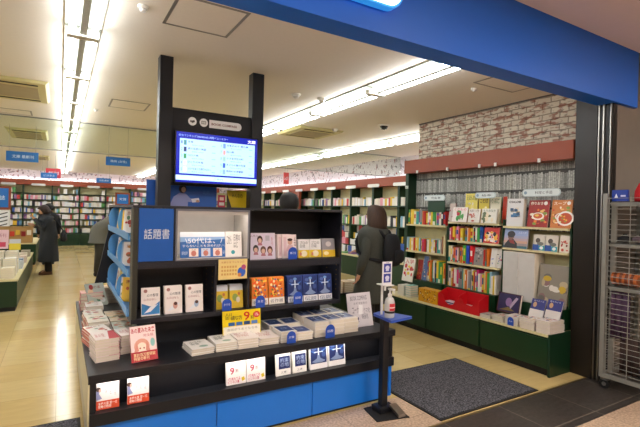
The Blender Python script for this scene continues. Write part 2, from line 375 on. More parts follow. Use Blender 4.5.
# mall ceiling panels (behind the viewer)
MP = mat('mall_panel', '#ffffff', emit='#fff3e8', power=MALL_POWER)
for k, (x, y) in enumerate(((-2.2, .2), (.3, .2), (2.8, .2), (5.3, .2), (-2.2, -2.6), (.3, -2.6), (2.8, -2.6), (5.3, -2.6))):
    t = tag(empty('panel_light', (x, y, MZ - .02)), 'square mall ceiling panel light, %s of the mall panels' % ordn(k), 'ceiling light', 'mall ceiling panels')
    MB().box(-.32, .32, -.32, .32, .0, .018).build('frame', WHITEF, t); MB().box(-.29, .29, -.29, .29, -.002, -.0005).build('diffuser', MP, t)

# ceiling equipment
def cassette(x, y, w_, d_, label):
    t = tag(empty('air_conditioner', (x * 1.04, y * 1.04, CZ)), label, 'air conditioner')
    cm = mat('yellowed_plastic', '#c9c08a', rough=.5)
    MB().prism([(-w_ / 2, -.001), (-w_ / 2 + .03, -.035), (w_ / 2 - .03, -.035), (w_ / 2, -.001)], 1, -d_ / 2, d_ / 2).build('panel', cm, t)
    g = MB().box(-w_ * .33, w_ * .33, -d_ * .28, d_ * .28, -.042, -.0355); g.build('intake_grille', mat('grille_tan', '#a89b7c', rough=.6), t)
    sl = mat('dark_slot', '#26221c', rough=.8)
    for a in ((-w_ * .34, w_ * .34, -d_ * .42, -d_ * .36), (-w_ * .34, w_ * .34, d_ * .36, d_ * .42)): MB().box(*a, -.0365, -.0355).build('air_slot', sl, t)
cassette(-.42, 5.72, .62, 1.0, 'yellowed ceiling air conditioner cassette at the upper left, before the glass barrier')
cassette(3.35, 6.0, .8, .8, 'square yellowed ceiling air conditioner between the two light rows, over the middle of the shop')
cassette(-.5, 9.2, .62, 1.2, 'ceiling air conditioner behind the glass barrier at the left')
cassette(-.55, 13.5, .62, 1.0, 'ceiling air conditioner far back near the rear wall')
def hatch(x0, x1, y0, y1, label):
    f = mat('hatch_frame', '#8f8a80', rough=.4, metal=.5)
    t = tag(empty('ceiling_hatch', ((x0 + x1) / 2 * 1.04, (y0 + y1) / 2 * 1.04, CZ)), label, 'ceiling hatch'); a, b_ = (x1 - x0) * .52, (y1 - y0) * .52
    MB().box(-a, a, -b_, -b_ + .02, -.004, -.0005).box(-a, a, b_ - .02, b_, -.004, -.0005).box(-a, -a + .02, -b_ + .02, b_ - .02, -.004, -.0005).box(a - .02, a, -b_ + .02, b_ - .02, -.004, -.0005).build('frame', f, t)
    MB().box(-a + .021, a - .021, -b_ + .021, b_ - .021, -.003, -.0005).build('panel', CEILM, t)
hatch(.57, 1.02, 2.63, 3.1, 'grey framed square ceiling hatch just inside the entrance')
hatch(.49, .92, 5.6, 6.05, 'small framed ceiling hatch right of the left light row')
hatch(3.32, 3.9, 2.55, 2.82, 'ceiling hatch by the brick wall under the blue fascia')
hatch(-.85, -.35, 7.0, 7.35, 'ceiling hatch at the left before the glass barrier')
def ceil_dome(x, y, r, name, label, cat, dome):
    t = tag(empty(name, (x * 1.04, y * 1.04, CZ)), label, cat)
    MB().lathe((0, 0, -.02), [(r * .9, 0), (r, .019)], 18).build('base', WHITEF, t)
    MB().lathe((0, 0, -.02 - r * .6), [(r * .1, 0), (r * .5, r * .12), (r * .72, r * .59)], 16).build('dome' if dome else 'sensor_cap', mat('smoked_dome', '#222222', rough=.15) if dome else WHITEP, t, smooth=True)
ceil_dome(2.144, 4.163, .055, 'smoke_detector', 'left one of two white ceiling detectors near the display fixture posts', 'smoke detector', False)
ceil_dome(2.454, 4.141, .055, 'smoke_detector', 'right one of two white ceiling detectors near the display fixture posts', 'smoke detector', False)
ceil_dome(3.929, 4.885, .085, 'security_camera', 'dark domed ceiling camera near the brick wall', 'security camera', True)
ceil_dome(.42, 2.913, .035, 'smoke_detector', 'small ceiling sensor left of the square hatch by the entrance', 'smoke detector', False)
ceil_dome(.374, 6.317, .03, 'smoke_detector', 'small ceiling sensor beside the left light row', 'smoke detector', False)
ceil_dome(3.539, 5.565, .05, 'smoke_detector', 'flat ceiling detector behind the middle air conditioner', 'smoke detector', False)
ceil_dome(3.474, 2.937, .03, 'smoke_detector', 'tiny ceiling sensor beside the hatch by the brick wall', 'smoke detector', False)

# ------------------------------------------------------------------ island display fixture
fx = tag(empty('display_fixture', (0, 0, 0)), 'black and blue island book display fixture with two tall posts and lit shelves', 'display fixture')
for a, b_ in ((.165, .885), (.89, 1.59), (1.595, 2.30)):
    MB().box(a, b_, 2.725, 2.745, .025, .276).build('plinth_panel', BLUE, fx, bevel=.003)
MB().box(2.305, 2.33, 2.725, 2.76, .025, .276).build('plinth_panel', BLUE, fx, bevel=.003)
MB().box(.2, 2.3, 2.75, 4.86, .0, .276).build('plinth_core', BLACK, fx)
MB().box(.165, .195, 2.75, 4.86, .03, .276).build('side_plinth', mat('pale_side_panel', '#b9b7a2', rough=.4), fx)
MB().box(.16, 2.33, 2.72, 4.88, .2765, .30).box(.16, 2.33, 2.70, 2.72, .2765, .345).box(.16, .19, 2.721, 4.86, .3005, .53).box(2.30, 2.33, 2.721, 4.86, .3005, .53).box(.191, 2.299, 2.86, 4.80, .3005, .53).build('ledge_shelf', BLACK, fx)
MB().box(.15, .159, 2.72, 4.88, .28, .53).build('side_panel', mat('cream_edge_panel', '#cfc9a6', rough=.4), fx)
MB().box(.15, 2.34, 2.70, 4.90, .531, .565).build('counter_top', BLACK, fx, bevel=.002)
MB().box(.15, 2.34, 2.702, 2.7215, .515, .5309).build('front_lip', BLACK, fx)
MB().box(.2, 2.28, 2.722, 2.735, .52, .5305).build('light_strip', STRIP, fx)
MB().box(.55, 1.9, 3.16, 4.45, .5655, .749).build('support_core', BLACK, fx)
# upper cabinet
FR = mat('black_frame_laminate', '#1c1e28', rough=.4)
MB().box(.40, 2.0, 3.0, 4.6, 1.497, 1.515).build('cabinet_top', FR, fx, bevel=.002)
MB().box(.40, 2.0, 3.0, 4.6, .75, .78).build('cabinet_bottom', FR, fx, bevel=.002)
MB().box(.405, .434, 3.0, 3.09, .7805, 1.4965).build('corner_post', mat('olive_dark_edge', '#2f3028', rough=.45), fx)
MB().box(.436, .444, 3.0905, 3.34, .781, 1.4965).build('divider', FR, fx)
MB().box(.3999, .4045, 3.0, 3.09, .7805, 1.4965).build('edge_strip', mat('olive_edge', '#4a4b3c', rough=.5), fx)
MB().box(1.985, 2.0, 3.0, 4.6, .7805, 1.4965).build('side_panel', FR, fx)
for q in ((.655, .665, 3.0, 3.3, 1.151, 1.4965), (1.186, 1.2, 3.0, 3.3, .7805, 1.4965), (.94, .955, 3.0, 3.3, .7805, 1.12)): MB().box(*q).build('divider', FR, fx)
MB().box(.435, 1.185, 3.0, 3.3, 1.1205, 1.1465).box(1.201, 1.984, 3.0, 3.3, 1.09, 1.128).build('shelf_board', FR, fx)
MB().box(.435, 1.984, 3.31, 3.33, .781, 1.496).build('back_board', BLACK, fx)
MB().box(.437, .653, 3.002, 3.02, 1.149, 1.495).build('category_panel', mat('deep_blue_panel', '#1359b0', rough=.4), fx)
MB().prism([(.665, 1.147), (1.187, 1.147), (1.187, 1.497), (.665, 1.497), (.665, 1.159), (.676, 1.159), (.676, 1.484), (1.176, 1.484), (1.176, 1.159), (.665, 1.159)], 1, 2.988, 2.9995).build('lit_box_frame', mat('grey_frame', '#74757e', rough=.4), fx)
MB().text('話題書', .468, 0, .628, .066, '#dfe8f2', .0).build('category_lettering', PRINT, fx).location = (0, 3.0005, 1.295)
LB = mat('pale_grey_liner', '#cbc6bf', rough=.6)
MB().box(.667, .675, 3.0, 3.29, 1.149, 1.494).box(1.176, 1.184, 3.0, 3.29, 1.149, 1.494).box(.676, 1.175, 3.0, 3.29, 1.149, 1.157).box(.676, 1.175, 3.0, 3.29, 1.478, 1.494).box(.676, 1.175, 3.291, 3.30, 1.158, 1.477).build('lit_box_liner', LB, fx)
MB().box(.676, 1.175, 3.0, 3.012, 1.462, 1.4779).build('lamp_lip', LB, fx)
MB().box(.70, 1.15, 3.0125, 3.025, 1.469, 1.4775).build('light_strip', STRIP, fx)
MB().box(1.201, 1.984, 3.0, 3.01, 1.072, 1.0899).box(.435, .939, 3.0, 3.01, 1.103, 1.1204).build('lamp_lip', FR, fx)
MB().box(1.25, 1.95, 3.0102, 3.019, 1.081, 1.0895).build('light_strip', STRIP, fx)
MB().box(.47, .9, 3.0102, 3.019, 1.113, 1.12).build('light_strip', mat('led_strip_dim', '#ffffff', emit='#fff2e2', power=5), fx)
# shelf pin holes, brass
pn = MB()
for z in (.86, .90, .94, .98, 1.02, 1.06):
    for y in (3.05, 3.2): pn.box(.9375, .9399, y - .003, y + .003, z - .003, z + .003); pn.box(1.9825, 1.9849, y - .003, y + .003, z - .003, z + .003)
pn.build('shelf_pin_strip', mat('brass_pin', '#c8a03a', rough=.3, metal=.8), fx)
# left side rack
MB().prism([(.40, 1.496), (.40, 1.3), (.33, .95), (.29, .7805), (.66, .7805), (.66, 1.496)], 1, 4.56, 4.59).build('end_panel', BLACK, fx)
MB().box(.62, .64, 3.345, 4.55, .781, 1.496).build('rack_back', BLACK, fx)
RB = mat('blue_rack_plastic', '#62a8e6', rough=.35)
for k, z in enumerate((1.30, 1.06, .80)):
    rk = MB().prism([(.60, z - .002), (.60, z + .006), (.405, z - .006), (.398, z + .03), (.39, z + .03), (.392, z - .018)], 1, 3.35, 4.55, '#3f8fd8').build('rack_shelf', RB, fx)
    MB().prism([(.386, z - .018), (.384, z + .03), (.390, z + .03), (.392, z - .01), (.434, z - .008), (.434, z - .018)], 1, 3.095, 3.349, '#3f8fd8').build('rack_lip', RB, rk)
    pts = [(.60, z + .01), (.60, z + .20)] + [(.425 - .05 * math.sin(R(a)), z + .095 + .10 * math.cos(R(a))) for a in range(0, 181, 15)]
    MB().prism(pts, 1, 3.60, 3.61).build('category_tab', RB, rk)
    MB().prism(pts, 1, 4.3, 4.31).build('category_tab', RB, rk)
# posts and header
for a, b_ in ((.707, .816), (1.544, 1.659)): MB().box(a, b_, 3.89, 3.995, 1.5155, CZ - .001).build('post', POSTM, fx, bevel=.003)
MB().box(.8165, 1.5435, 3.916, 3.962, 1.70, 2.374).build('header_panel', POSTM, fx)
bd = MB()
for cx in (.955, 1.052):
    bd.disc(cx, 2.243, .036, .036, '#f6f4f2', 0, 24)
bd.poly([(.935, 2.235), (.96, 2.235), (.96, 2.25), (.935, 2.25)], '#8a8078', .001).poly([(.952, 2.228), (.976, 2.240), (.970, 2.256), (.946, 2.244)], '#5a524c', .0015)
bd.rect(1.032, 2.23, 1.072, 2.256, '#7a7068', .001).rect(1.036, 2.234, 1.051, 2.252, '#e4e2de', .0015).rect(1.053, 2.234, 1.068, 2.252, '#e4e2de', .0015)
o = bd.build('badge_icon', PAINT, fx); o.location = (0, 3.9155, -.06); o.scale = (1.04, 1, 1.04)
lb = MB().poly([(1.10, 2.275), (1.10, 2.205)] + [(1.36 + .035 * math.cos(R(a)), 2.24 + .035 * math.sin(R(a))) for a in range(-90, 91, 15)], '#f6f4f2', 0)
lb.text('BOOK COMPASS', 1.12, 2.23, 1.35, 2.25, '#8a4a40', .001, .02)
o = lb.build('name_plate', PAINT, fx); o.location = (0, 3.9155, -.06); o.scale = (1.04, 1, 1.04)

# monitor
mo = tag(empty('monitor', (.832, 3.848, 1.715)), 'wide flat screen showing a blue ranking list, hung between the black posts', 'monitor')
MB().box(0, .735, 0, .035, 0, .44).build('bezel', mat('monitor_bezel', '#0d0d10', rough=.25), mo, bevel=.004)
MB().box(.3, .44, .0355, .06, .1, .34).build('wall_bracket', RUBBER, mo)
sc = MB().rect(.012, .012, .723, .428, '#0f1f9a', .0005).rect(.012, .03, .723, .07, '#bcd8f6', .001).rect(.04, .085, .70, .375, '#a9cdf2', .001)
sc.text('総合ランキング RANKING 週間ベストセラー', .03, .392, .45, .41, '#8fb4f0', .0015).text('文庫', .63, .385, .705, .415, '#ffffff', .0015, .02)
tt = ['変身', '君の名前の物語', 'コロナ禍', 'ひとりの午後', 'ふたりをめぐる冒険のはなし', '日本の人々 第九集', '白い風', '小さな海辺の町', 'まぶたの裏の花束', '夜明けの図書館']
for i in range(5):
    for j in range(2):
        x = .05 + j * .335; z = .35 - i * .056 - j * .0
        sc.text(str(i + 1 + 5 * j), x, z - .018, x + .012, z + .006, '#5f7fc0', .0015).rect(x + .022, z - .028, x + .045, z + .012, ['#4f8a8a', '#2b3c66', '#3c8a5a', '#d5b8c6', '#e6c0c6', '#6a8ec0', '#c89a90', '#8ab0a0', '#3a5cae', '#7fa6d8'][i + 5 * j], .0015)
        t_ = tt[i + 5 * j]; sc.text(t_, x + .055, z - .008, x + .055 + min(.2, .022 * len(t_)), z + .01, '#27457f', .0015, .01)
        sc.text('著者名 出版社', x + .09, z - .03, x + .19, z - .02, '#5f83bd', .0015); sc.rect(x + .26, z - .024, x + .29, z - .018, '#7fa0d0', .0015)
sc.text('ご案内', .33, .042, .41, .058, '#6f92c8', .0015)
sc.build('screen', SCREEN, mo)

mo.scale = (1.04, 1.04, 1.04)
# poster boards behind the posts
o = MB().box(0, .095, 0, .012, 0, .235, '#1f56ad').build('poster_board', PRINT); o.location = (.655, 4.12, 1.516)
tag(o, 'narrow dark blue board standing left of the left black post', 'poster')
pb = MB().box(0, .49, 0, .012, 0, .21, '#2462bd')
pb.disc(.17, .165, .035, .04, '#20150f', .001).disc(.178, .158, .02, .026, '#c99f88', .0015).poly([(.05, .0), (.09, .09), (.14, .125), (.2, .12), (.24, .08), (.3, .07), (.3, .045), (.22, .045), (.22, 0)], '#9aa4d8', .0012)
pb.poly([(.26, .04), (.33, .05), (.32, .085), (.25, .075)], '#e8eaf2', .0016).disc(.31, .055, .018, .012, '#c99f88', .002).text('はじまり', .36, .12, .42, .16, '#4a8ad8', .001)
o = pb.build('poster_board', PRINT); o.location = (.80, 4.12, 1.516); tag(o, 'blue poster of a person reading in lilac, standing on the fixture between the posts', 'poster')
# yellow pop card behind
pb = MB().box(0, .2, 0, .006, 0, .17, '#e3c21e').text('みんなの', .05, .1, .16, .14, '#201a10', .001).poly([(0, 0), (.05, 0), (.0, .15)], '#2d2a1e', .001)
o = pb.build('promotional_card', PRINT); o.location = (1.385, 4.1, 1.516); tag(o, 'yellow promotional card leaning behind the fixture top by the right post', 'card')
pb = MB().box(0, .07, 0, .006, 0, .12, '#c2334a').rect(.01, .02, .06, .05, '#f0e4e0').rect(.015, .07, .055, .1, '#f0d0c0')
o = pb.build('promotional_card', PRINT); o.location = (1.30, 4.1, 1.516); tag(o, 'small red and white card between the blue poster and the yellow card', 'card')

# ------------------------------------------------------------------ books
def book(w_, h_, t_, art=None, cover='#eeeeee', spine=None, band=None, band_h=.3, right_spine=False):
    """standing book: front cover at y=0 facing -y, origin at bottom left of the front"""
    spine = spine or cover; c = .0015; m = MB(); s0 = (w_ - c) if right_spine else 0
    m.box(0, w_, 0, c, 0, h_, cover).box(0, w_, t_ - c, t_, 0, h_, cover)
    m.box(s0, s0 + c, c, t_ - c, 0, h_, spine)
    if art: art(m, w_, h_)
    o = m.build('book', PRINT)
    a, b_ = (c + .0001, w_ - .003) if not right_spine else (.003, w_ - c - .0001)
    MB().box(a, b_, c + .0001, t_ - c - .0001, .002, h_ - .002).build('page_block', PAPER, o)
    if band:
        bb = MB().box(-.0005, w_ + .0005, -.0022, -.0014, 0, h_ * band_h, band[0])
        if len(band) > 1: band[1](bb, w_, h_ * band_h)
        bb.build('paper_band', PRINT, o)
    return o
def place(o, loc, tilt=0, rz=0, flat=False):
    M = Matrix.Translation(Vector(loc)) @ Matrix.Rotation(rz, 4, 'Z')
    M = M @ (Matrix.Rotation(R(-90), 4, 'X') if flat else Matrix.Rotation(-tilt, 4, 'X'))
    o.matrix_world = M; o.matrix_basis = M; return o
def bd_text(s, c='#ffffff', z0=.25, z1=.75):
    def f(m, w_, h_): m.text(s, w_ * .08, h_ * z0, w_ * .92, h_ * z1, c, .0026, .01)
    return f

def art_hand(title, col='#3a6fae', fig='#d8a59a', dots=True):
    def f(m, w, h):
        m.disc(w * .22, h * .88, w * .1, w * .1, '#b0807c').text(title, w * .3, h * .68, w * .9, h * .78, '#3a4658', .001)
        m.text('心のはなし', w * .12, h * .54, w * .8, h * .62, '#9a4a56', .001)
        m.poly([(w * .02, h * .05), (w * .98, h * .05), (w * .98, h * .5), (w * .6, h * .3), (w * .02, h * .45)], col) if col else None
        m.poly([(w * .15, h * .1), (w * .45, h * .3), (w * .9, h * .4), (w * .5, h * .15)], '#e9eef4', .001)
        if fig: m.disc(w * .6, h * .3, w * .13, h * .13, fig, .0014).disc(w * .62, h * .36, w * .1, h * .06, '#5a3a34', .0016)
    return f
def art_white(m, w, h):
    m.text('これから', w * .08, h * .5, w * .36, h * .85, '#222222', .001).text('日常の\nはじ', w * .5, h * .35, w * .9, h * .9, '#333333', .001).disc(w * .45, h * .18, w * .12, w * .12, '#3aa0a8')
def art_dragon(m, w, h):
    m.rect(w * .05, h * .22, w * .95, h * .96, '#1c2f66').poly([(w * .1, h * .3), (w * .4, h * .42), (w * .5, h * .72), (w * .6, h * .42), (w * .9, h * .3), (w * .7, h * .25), (w * .3, h * .25)], '#8093b8', .0008)
    m.disc(w * .25, h * .82, w * .14, h * .07, '#4a6098', .0007).disc(w * .8, h * .55, w * .12, h * .1, '#3c5490', .0007)
    m.rect(w * .25, h * .66, w * .75, h * .69, '#dfe9f2', .001).rect(w * .47, h * .55, w * .53, h * .88, '#dfe9f2', .001).disc(w * .5, h * .88, w * .12, h * .05, '#6f97c4', .0011)
    m.poly([(w * .05, h * .75), (w * .3, h * .6), (w * .35, h * .7)], '#3f6cb0', .0009).poly([(w * .95, h * .8), (w * .7, h * .62), (w * .66, h * .72)], '#3f6cb0', .0009)
def art_orange(m, w, h):
    r_ = random.Random(3); m.rect(0, 0, w, h, '#d8782a')
    for i in range(60): m.disc(w * r_.uniform(.08, .92), h * r_.uniform(.3, .95), w * r_.uniform(.03, .09), w * r_.uniform(.03, .08), r_.choice(['#f2c24a', '#a8321e', '#f4e2b0', '#5c7a3a', '#e8541e', '#3c5a9a', '#7a2418']), .0006 + i * .00001, 8)
def art_yellow(m, w, h):
    m.rect(0, 0, w, h * .75, '#e0bf2a').rect(0, h * .75, w, h, '#cfd6e0').disc(w * .4, h * .45, w * .22, h * .16, '#8aa04a').disc(w * .62, h * .35, w * .15, h * .12, '#d8d0c0', .0008).disc(w * .7, h * .6, w * .1, h * .07, '#c87a3a', .0009)
def art_portrait(m, w, h):
    m.disc(w * .55, h * .68, w * .17, h * .12, '#d8ab95').disc(w * .55, h * .78, w * .18, h * .06, '#4a2e28', .0008).poly([(w * .25, h * .3), (w * .8, h * .3), (w * .72, h * .56), (w * .4, h * .56)], '#ddb8c0', .0005)
    m.rect(w * .1, h * .1, w * .3, h * .9, '#e7c9cf', .0004).text('会話', w * .82, h * .5, w * .95, h * .9, '#55384a', .001)
def art_pair(m, w, h):
    m.rect(0, 0, w, h * .42, '#e0c22a').disc(w * .5, h * .22, w * .28, h * .17, '#ece4c8').text('プロの\n日経', w * .15, h * .55, w * .85, h * .9, '#5a5f6a', .001).disc(w * .2, h * .2, w * .1, h * .1, '#c87f6a', .0008)
def art_last(m, w, h):
    m.rect(0, h * .4, w, h, '#8f8d95').rect(0, 0, w, h * .38, '#dcb822').disc(w * .5, h * .7, w * .22, h * .14, '#c9c4c6').disc(w * .3, h * .2, w * .2, h * .1, '#efe2b0')
def art_nine(m, w, h):
    m.text('人は\n話し方が', w * .18, h * .66, w * .7, h * .9, '#8a4a52', .001).text('9', w * .18, h * .36, w * .4, h * .6, '#b23a5a', .001, .02).text('割', w * .46, h * .42, w * .6, h * .54, '#8a4a52', .001)
    m.text('1番売れてる\nビジネス書', w * .08, h * .05, w * .7, h * .26, '#c03060', .0012, .01).poly([(w * .8, h * .08), (w * .95, h * .12), (w * .9, h * .24), (w * .76, h * .2)], '#d8c020', .001)
def art_profile(m, w, h):
    m.rect(0, 0, w, h, '#f1eff0').poly([(0, h * .3), (w * .25, h * .34), (w * .12, h * .5), (w * .14, h * .62), (0, h * .66)], '#8f98c8').disc(w * .08, h * .64, w * .11, h * .07, '#54403c', .0008).disc(w * .15, h * .6, w * .05, h * .05, '#e0b8a8', .001)
    for k, (x, s) in enumerate(((.82, '月の光'), (.62, 'こと'), (.42, 'とき'))): m.text('\n'.join(s), w * (x - .04), h * (.4 + .05 * k), w * (x + .04), h * (.72 - .03 * k), '#9a93a6', .001)
def art_navybox(m, w, h):
    m.rect(w * .18, h * .3, w * .96, h * .88, '#1a2c66').text('約束\nの地', w * .28, h * .4, w * .86, h * .8, '#a9bcdf', .0008).text('上巻', w * .3, h * .1, w * .7, h * .2, '#5a6070', .0008)
def art_manga(m, w, h):
    m.rect(0, 0, w, h, '#efd9d6').text('あの夏みた未来', w * .04, h * .8, w * .96, h * .95, '#c0283c', .001, .02)
    m.disc(w * .42, h * .42, w * .3, h * .22, '#e0a08a', .0007).disc(w * .42, h * .36, w * .2, h * .17, '#f2dccb', .0008).poly([(w * .1, h * .25), (w * .24, h * .55), (w * .3, h * .3)], '#d88a7a', .0009).poly([(w * .75, h * .25), (w * .62, h * .58), (w * .56, h * .3)], '#d88a7a', .0009)
    m.disc(w * .35, h * .37, w * .03, h * .025, '#a03030', .001).disc(w * .5, h * .37, w * .03, h * .025, '#a03030', .001).disc(w * .85, h * .5, w * .09, h * .12, '#8fc6c0', .0007).text('完全版', w * .5, h * .68, w * .9, h * .76, '#c84a58', .001)
def art_pinkflat(m, w, h):
    m.rect(0, 0, w, h, '#efe6e2').text('話し方\nが9割', w * .1, h * .3, w * .8, h * .8, '#b86a60', .001)
def art_whiteflat(m, w, h):
    m.text('小さな\n習慣', w * .15, h * .45, w * .7, h * .85, '#50584e', .001).disc(w * .6, h * .25, w * .2, h * .1, '#8fb0a0')
def art_seri(m, w, h):
    m.rect(0, 0, w, h, '#e9e2d8'); r_ = random.Random(11)
    for i in range(14): m.disc(w * r_.uniform(.1, .9), h * r_.uniform(.1, .9), w * .1, h * .06, r_.choice(['#c8a06a', '#8a9a7a', '#c86a5a', '#e8c8b0', '#6a6a72']), .0006 + i * .00002, 10)

def multi(proto, locs, label_fn, group, tilt=0, rz=0, flat=False):
    first = proto.users_collection and not proto.get('used')
    for i, l in enumerate(locs):
        if not proto.get('used'): o = proto; 
        else: o = copy_tree(proto)
        if i == 0 and not proto.get('used'): proto['used'] = 1
        place(o, l[:3], tilt, rz + (l[3] if len(l) > 3 else 0), flat)
        tag(o, label_fn(i), 'book', group)
def fresh(b_):
    c = copy_tree(b_)
    if 'used' in c: del c['used']
    return c
def cleanup():
    for o in S.objects:
        if 'used' in o: del o['used']

def arch_tag(loc, txt, label, s=1.0):
    m = MB().prism([(-.035 * s, 0), (-.035 * s, .05 * s)] + [(.035 * s * math.cos(R(a)) * -1, .05 * s + .035 * s * math.sin(R(a))) for a in range(15, 166, 15)] + [(.035 * s, .05 * s), (.035 * s, 0)], 1, 0, .0012, '#1f4fb8')
    m.text(txt, -.022 * s, .035 * s, .022 * s, .052 * s, '#e8ecf8', .0008)
    o = m.build('shelf_tag', PRINT); o.location = loc; return tag(o, label, 'shelf tag', 'blue arched shelf tags')

zs = .7805
# lower left cubby
for (x, c, fig, nm, n, rz) in ((.47, '#3a86c8', None, 'blue wave', 1, 0), (.617, None, '#d8a79a', 'red haired figure', 3, .03), (.76, None, '#a8c0d8', 'small figures', 2, .02)):
    b_ = book(.118, .185, .014, art_hand('心の整理', c, fig), '#f0e9e6')
    multi(b_, [(x, 3.05 + k * .0165, zs + .003) for k in range(n)], lambda i, nm=nm, n=n: ('white paperback with %s cover, lower left cubby' % nm) + (', %s from the front' % ordn(i) if n > 1 else ''), 'paperbacks in the lower left cubby', R(7), rz)
# lit box: blue poster and white book
m = MB().box(0, .345, 0, .008, 0, .18, '#2a66b0').rect(0, .145, .345, .18, '#dfe6ee').poly([(0, .145), (.345, .145), (.345, .13), (0, .11)], '#8ab0dc', .0005)
m.text('\\50代は、/', .035, .098, .30, .14, '#f2f6fa', .001, 0).text('やらないことを決めればいい', .015, .073, .33, .092, '#e9f0f8', .001, 0)
for k, c in enumerate(('#eadfd6', '#c9d4e6', '#efe0da')): m.rect(.06 + k * .085, .005 + .002, .125 + k * .085, .065, c, .001).disc(.092 + k * .085, .03, .018, .02, '#c8786a', .0014).text('の本', .075 + k * .085, .05, .11 + k * .085, .06, '#705040', .0014)
m.text('新刊好評', .01, .02, .05, .045, '#cfe0f2', .001).text('発売中', .3, .02, .335, .045, '#cfe0f2', .001)
o = m.build('promotional_poster', PRINT); place(o, (.714, 3.06, 1.158), R(8)); tag(o, 'blue promotional poster card reading 50 in the lit box of the fixture', 'poster')
b_ = book(.122, .182, .015, art_white, '#f4f2ee'); multi(b_, [(1.033, 3.05, 1.158)], lambda i: 'white paperback with vertical black title beside the blue poster in the lit box', 'books in the lit box', R(7))
# middle gap
m = MB().box(0, .213, 0, .003, 0, .145, '#f0d890').text('お知らせ ランキング', .02, .115, .19, .13, '#b86a3a', .001)
for i in range(6):
    for j in range(3): m.rect(.02 + i * .02, .03 + j * .026, .033 + i * .02, .045 + j * .026, '#d8a860', .001)
m.disc(.17, .05, .03, .035, '#3a6ad0', .001).disc(.185, .085, .018, .018, '#c85a8a', .0012).disc(.155, .03, .014, .014, '#d88a4a', .0014)
o = m.build('notice_card', PRINT); o.location = (.962, 2.99, 1.003); tag(o, 'cream and blue notice card hung below the lit box', 'card')
b_ = book(.098, .17, .012, art_yellow, '#d8c23a')
multi(b_, [(.96, 3.05, zs + .002), (.96, 3.068, zs + .002), (1.075, 3.05, zs + .002), (1.075, 3.068, zs + .002), (1.075, 3.086, zs + .002)],
      lambda i: 'yellow and grey illustrated paperback under the notice card, %s copy, %s from the front' % (('left', 'right')[i > 1], ordn(i if i < 2 else i - 2)), 'yellow paperbacks under the notice card', R(12), -.06)
arch_tag((1.03, 2.993, zs), 'おすすめ', 'blue arched tag in front of the yellow paperbacks under the notice card')
# right top shelf
zt = 1.1285
m = MB().box(0, .212, 0, .006, 0, .2, '#d9cfe2').text('人気の', .01, .17, .07, .185, '#6a4a6a', .001)
for cx, cz, c in ((.085, .15, '#402a26'), (.05, .08, '#383034'), (.11, .07, '#6a4a40'), (.165, .07, '#5a2a26')): m.disc(cx, cz, .023, .03, c, .001).disc(cx, cz - .008, .015, .018, '#dab4a2', .0014).poly([(cx - .02, cz - .045), (cx + .02, cz - .045), (cx + .012, cz - .02), (cx - .012, cz - .02)], '#b07080', .0012)
m.text('新\n刊', .18, .1, .19, .17, '#c04a6a', .001).rect(.13, .14, .165, .18, '#b8b4c4', .001)
o = m.build('promotional_poster', PRINT); place(o, (1.222, 3.06, zt), R(8)); tag(o, 'lilac poster card with four small portraits on the upper right shelf', 'poster')
b_ = book(.125, .185, .012, art_portrait, '#f2e2e2'); multi(b_, [(1.487, 3.05, zt + .002)] + [(1.455 - .004 * k, 3.07 + .016 * k, zt + .002) for k in range(3)], lambda i: 'pink white paperback with a portrait, %s from the front on the upper right shelf' % ordn(i), 'portrait paperbacks on the upper right shelf', R(7))
b_ = book(.102, .145, .012, art_pair, '#e9e9ea'); multi(b_, [(1.627, 3.05, zt + .002), (1.733, 3.05, zt + .002), (1.627, 3.068, zt + .002), (1.733, 3.068, zt + .002)], lambda i: 'white and yellow paperback, %s one of the pair on the upper right shelf%s' % (('left', 'right')[i % 2], ', copy behind' if i > 1 else ''), 'white and yellow paperbacks on the upper right shelf', R(7))
b_ = book(.122, .15, .012, art_last, '#a8a6ac'); multi(b_, [(1.85, 3.05, zt + .002), (1.845, 3.068, zt + .002)], lambda i: 'grey and yellow paperback at the right end of the upper right shelf' + (', copy behind' if i else ''), 'grey and yellow paperbacks', R(9))
arch_tag((1.545, 2.992, zt), '新刊', 'blue arched tag in front of the portrait paperback on the upper right shelf', 1.1)
# right low shelf
b_ = book(.130, .205, .02, art_orange, '#d8893a', band=('#e9e4de', bd_text('名作選', '#8a8a92')), band_h=.25)
multi(b_, [(1.243, 3.05, zs + .002), (1.381, 3.05, zs + .002), (1.243, 3.076, zs + .002), (1.381, 3.076, zs + .002)], lambda i: 'orange crowded illustration hardback, %s one on the lower right shelf%s' % (('left', 'right')[i % 2], ', copy behind' if i > 1 else ''), 'orange hardbacks', R(6))
b_ = book(.130, .205, .022, art_dragon, '#2a3c74', band=('#dfe0e4', bd_text('伝説', '#6a7a9a', .1, .8)), band_h=.22)
multi(b_, [(x, 3.05 + .027 * k, zs + .002) for k in range(2) for x in (1.543, 1.682, 1.82)], lambda i: 'navy picture hardback, %s of three on the lower right shelf%s' % (('left', 'middle', 'right')[i % 3], ', copy behind' if i > 2 else ''), 'navy hardbacks on the lower right shelf', R(6))
arch_tag((1.285, 2.992, zs), '文芸', 'blue arched tag in front of the orange hardbacks', 1.05)
arch_tag((1.60, 2.992, zs), '話題', 'blue arched tag in front of the navy hardbacks', 1.1)
# ledge row under the counter
zl = .3015
def L(b_, xs, label, grp, t_=R(8), y=2.745, dz=.001): multi(b_, [(x, y, zl + dz) for x in xs], label, grp, t_)
b_ = book(.118, .175, .02, art_profile, '#f3f0f1', band=('#d8502e', bd_text('本屋大賞 第一位\n感動の物語', '#f4e8e0', .15, .85)), band_h=.27)
for x in (.182, .352): pass
L(b_, (.195, .358), lambda i: 'white paperback with profile drawing and orange band, %s one at the left of the ledge' % ('left', 'right')[i], 'profile paperbacks on the ledge', R(7), 2.742, .048)
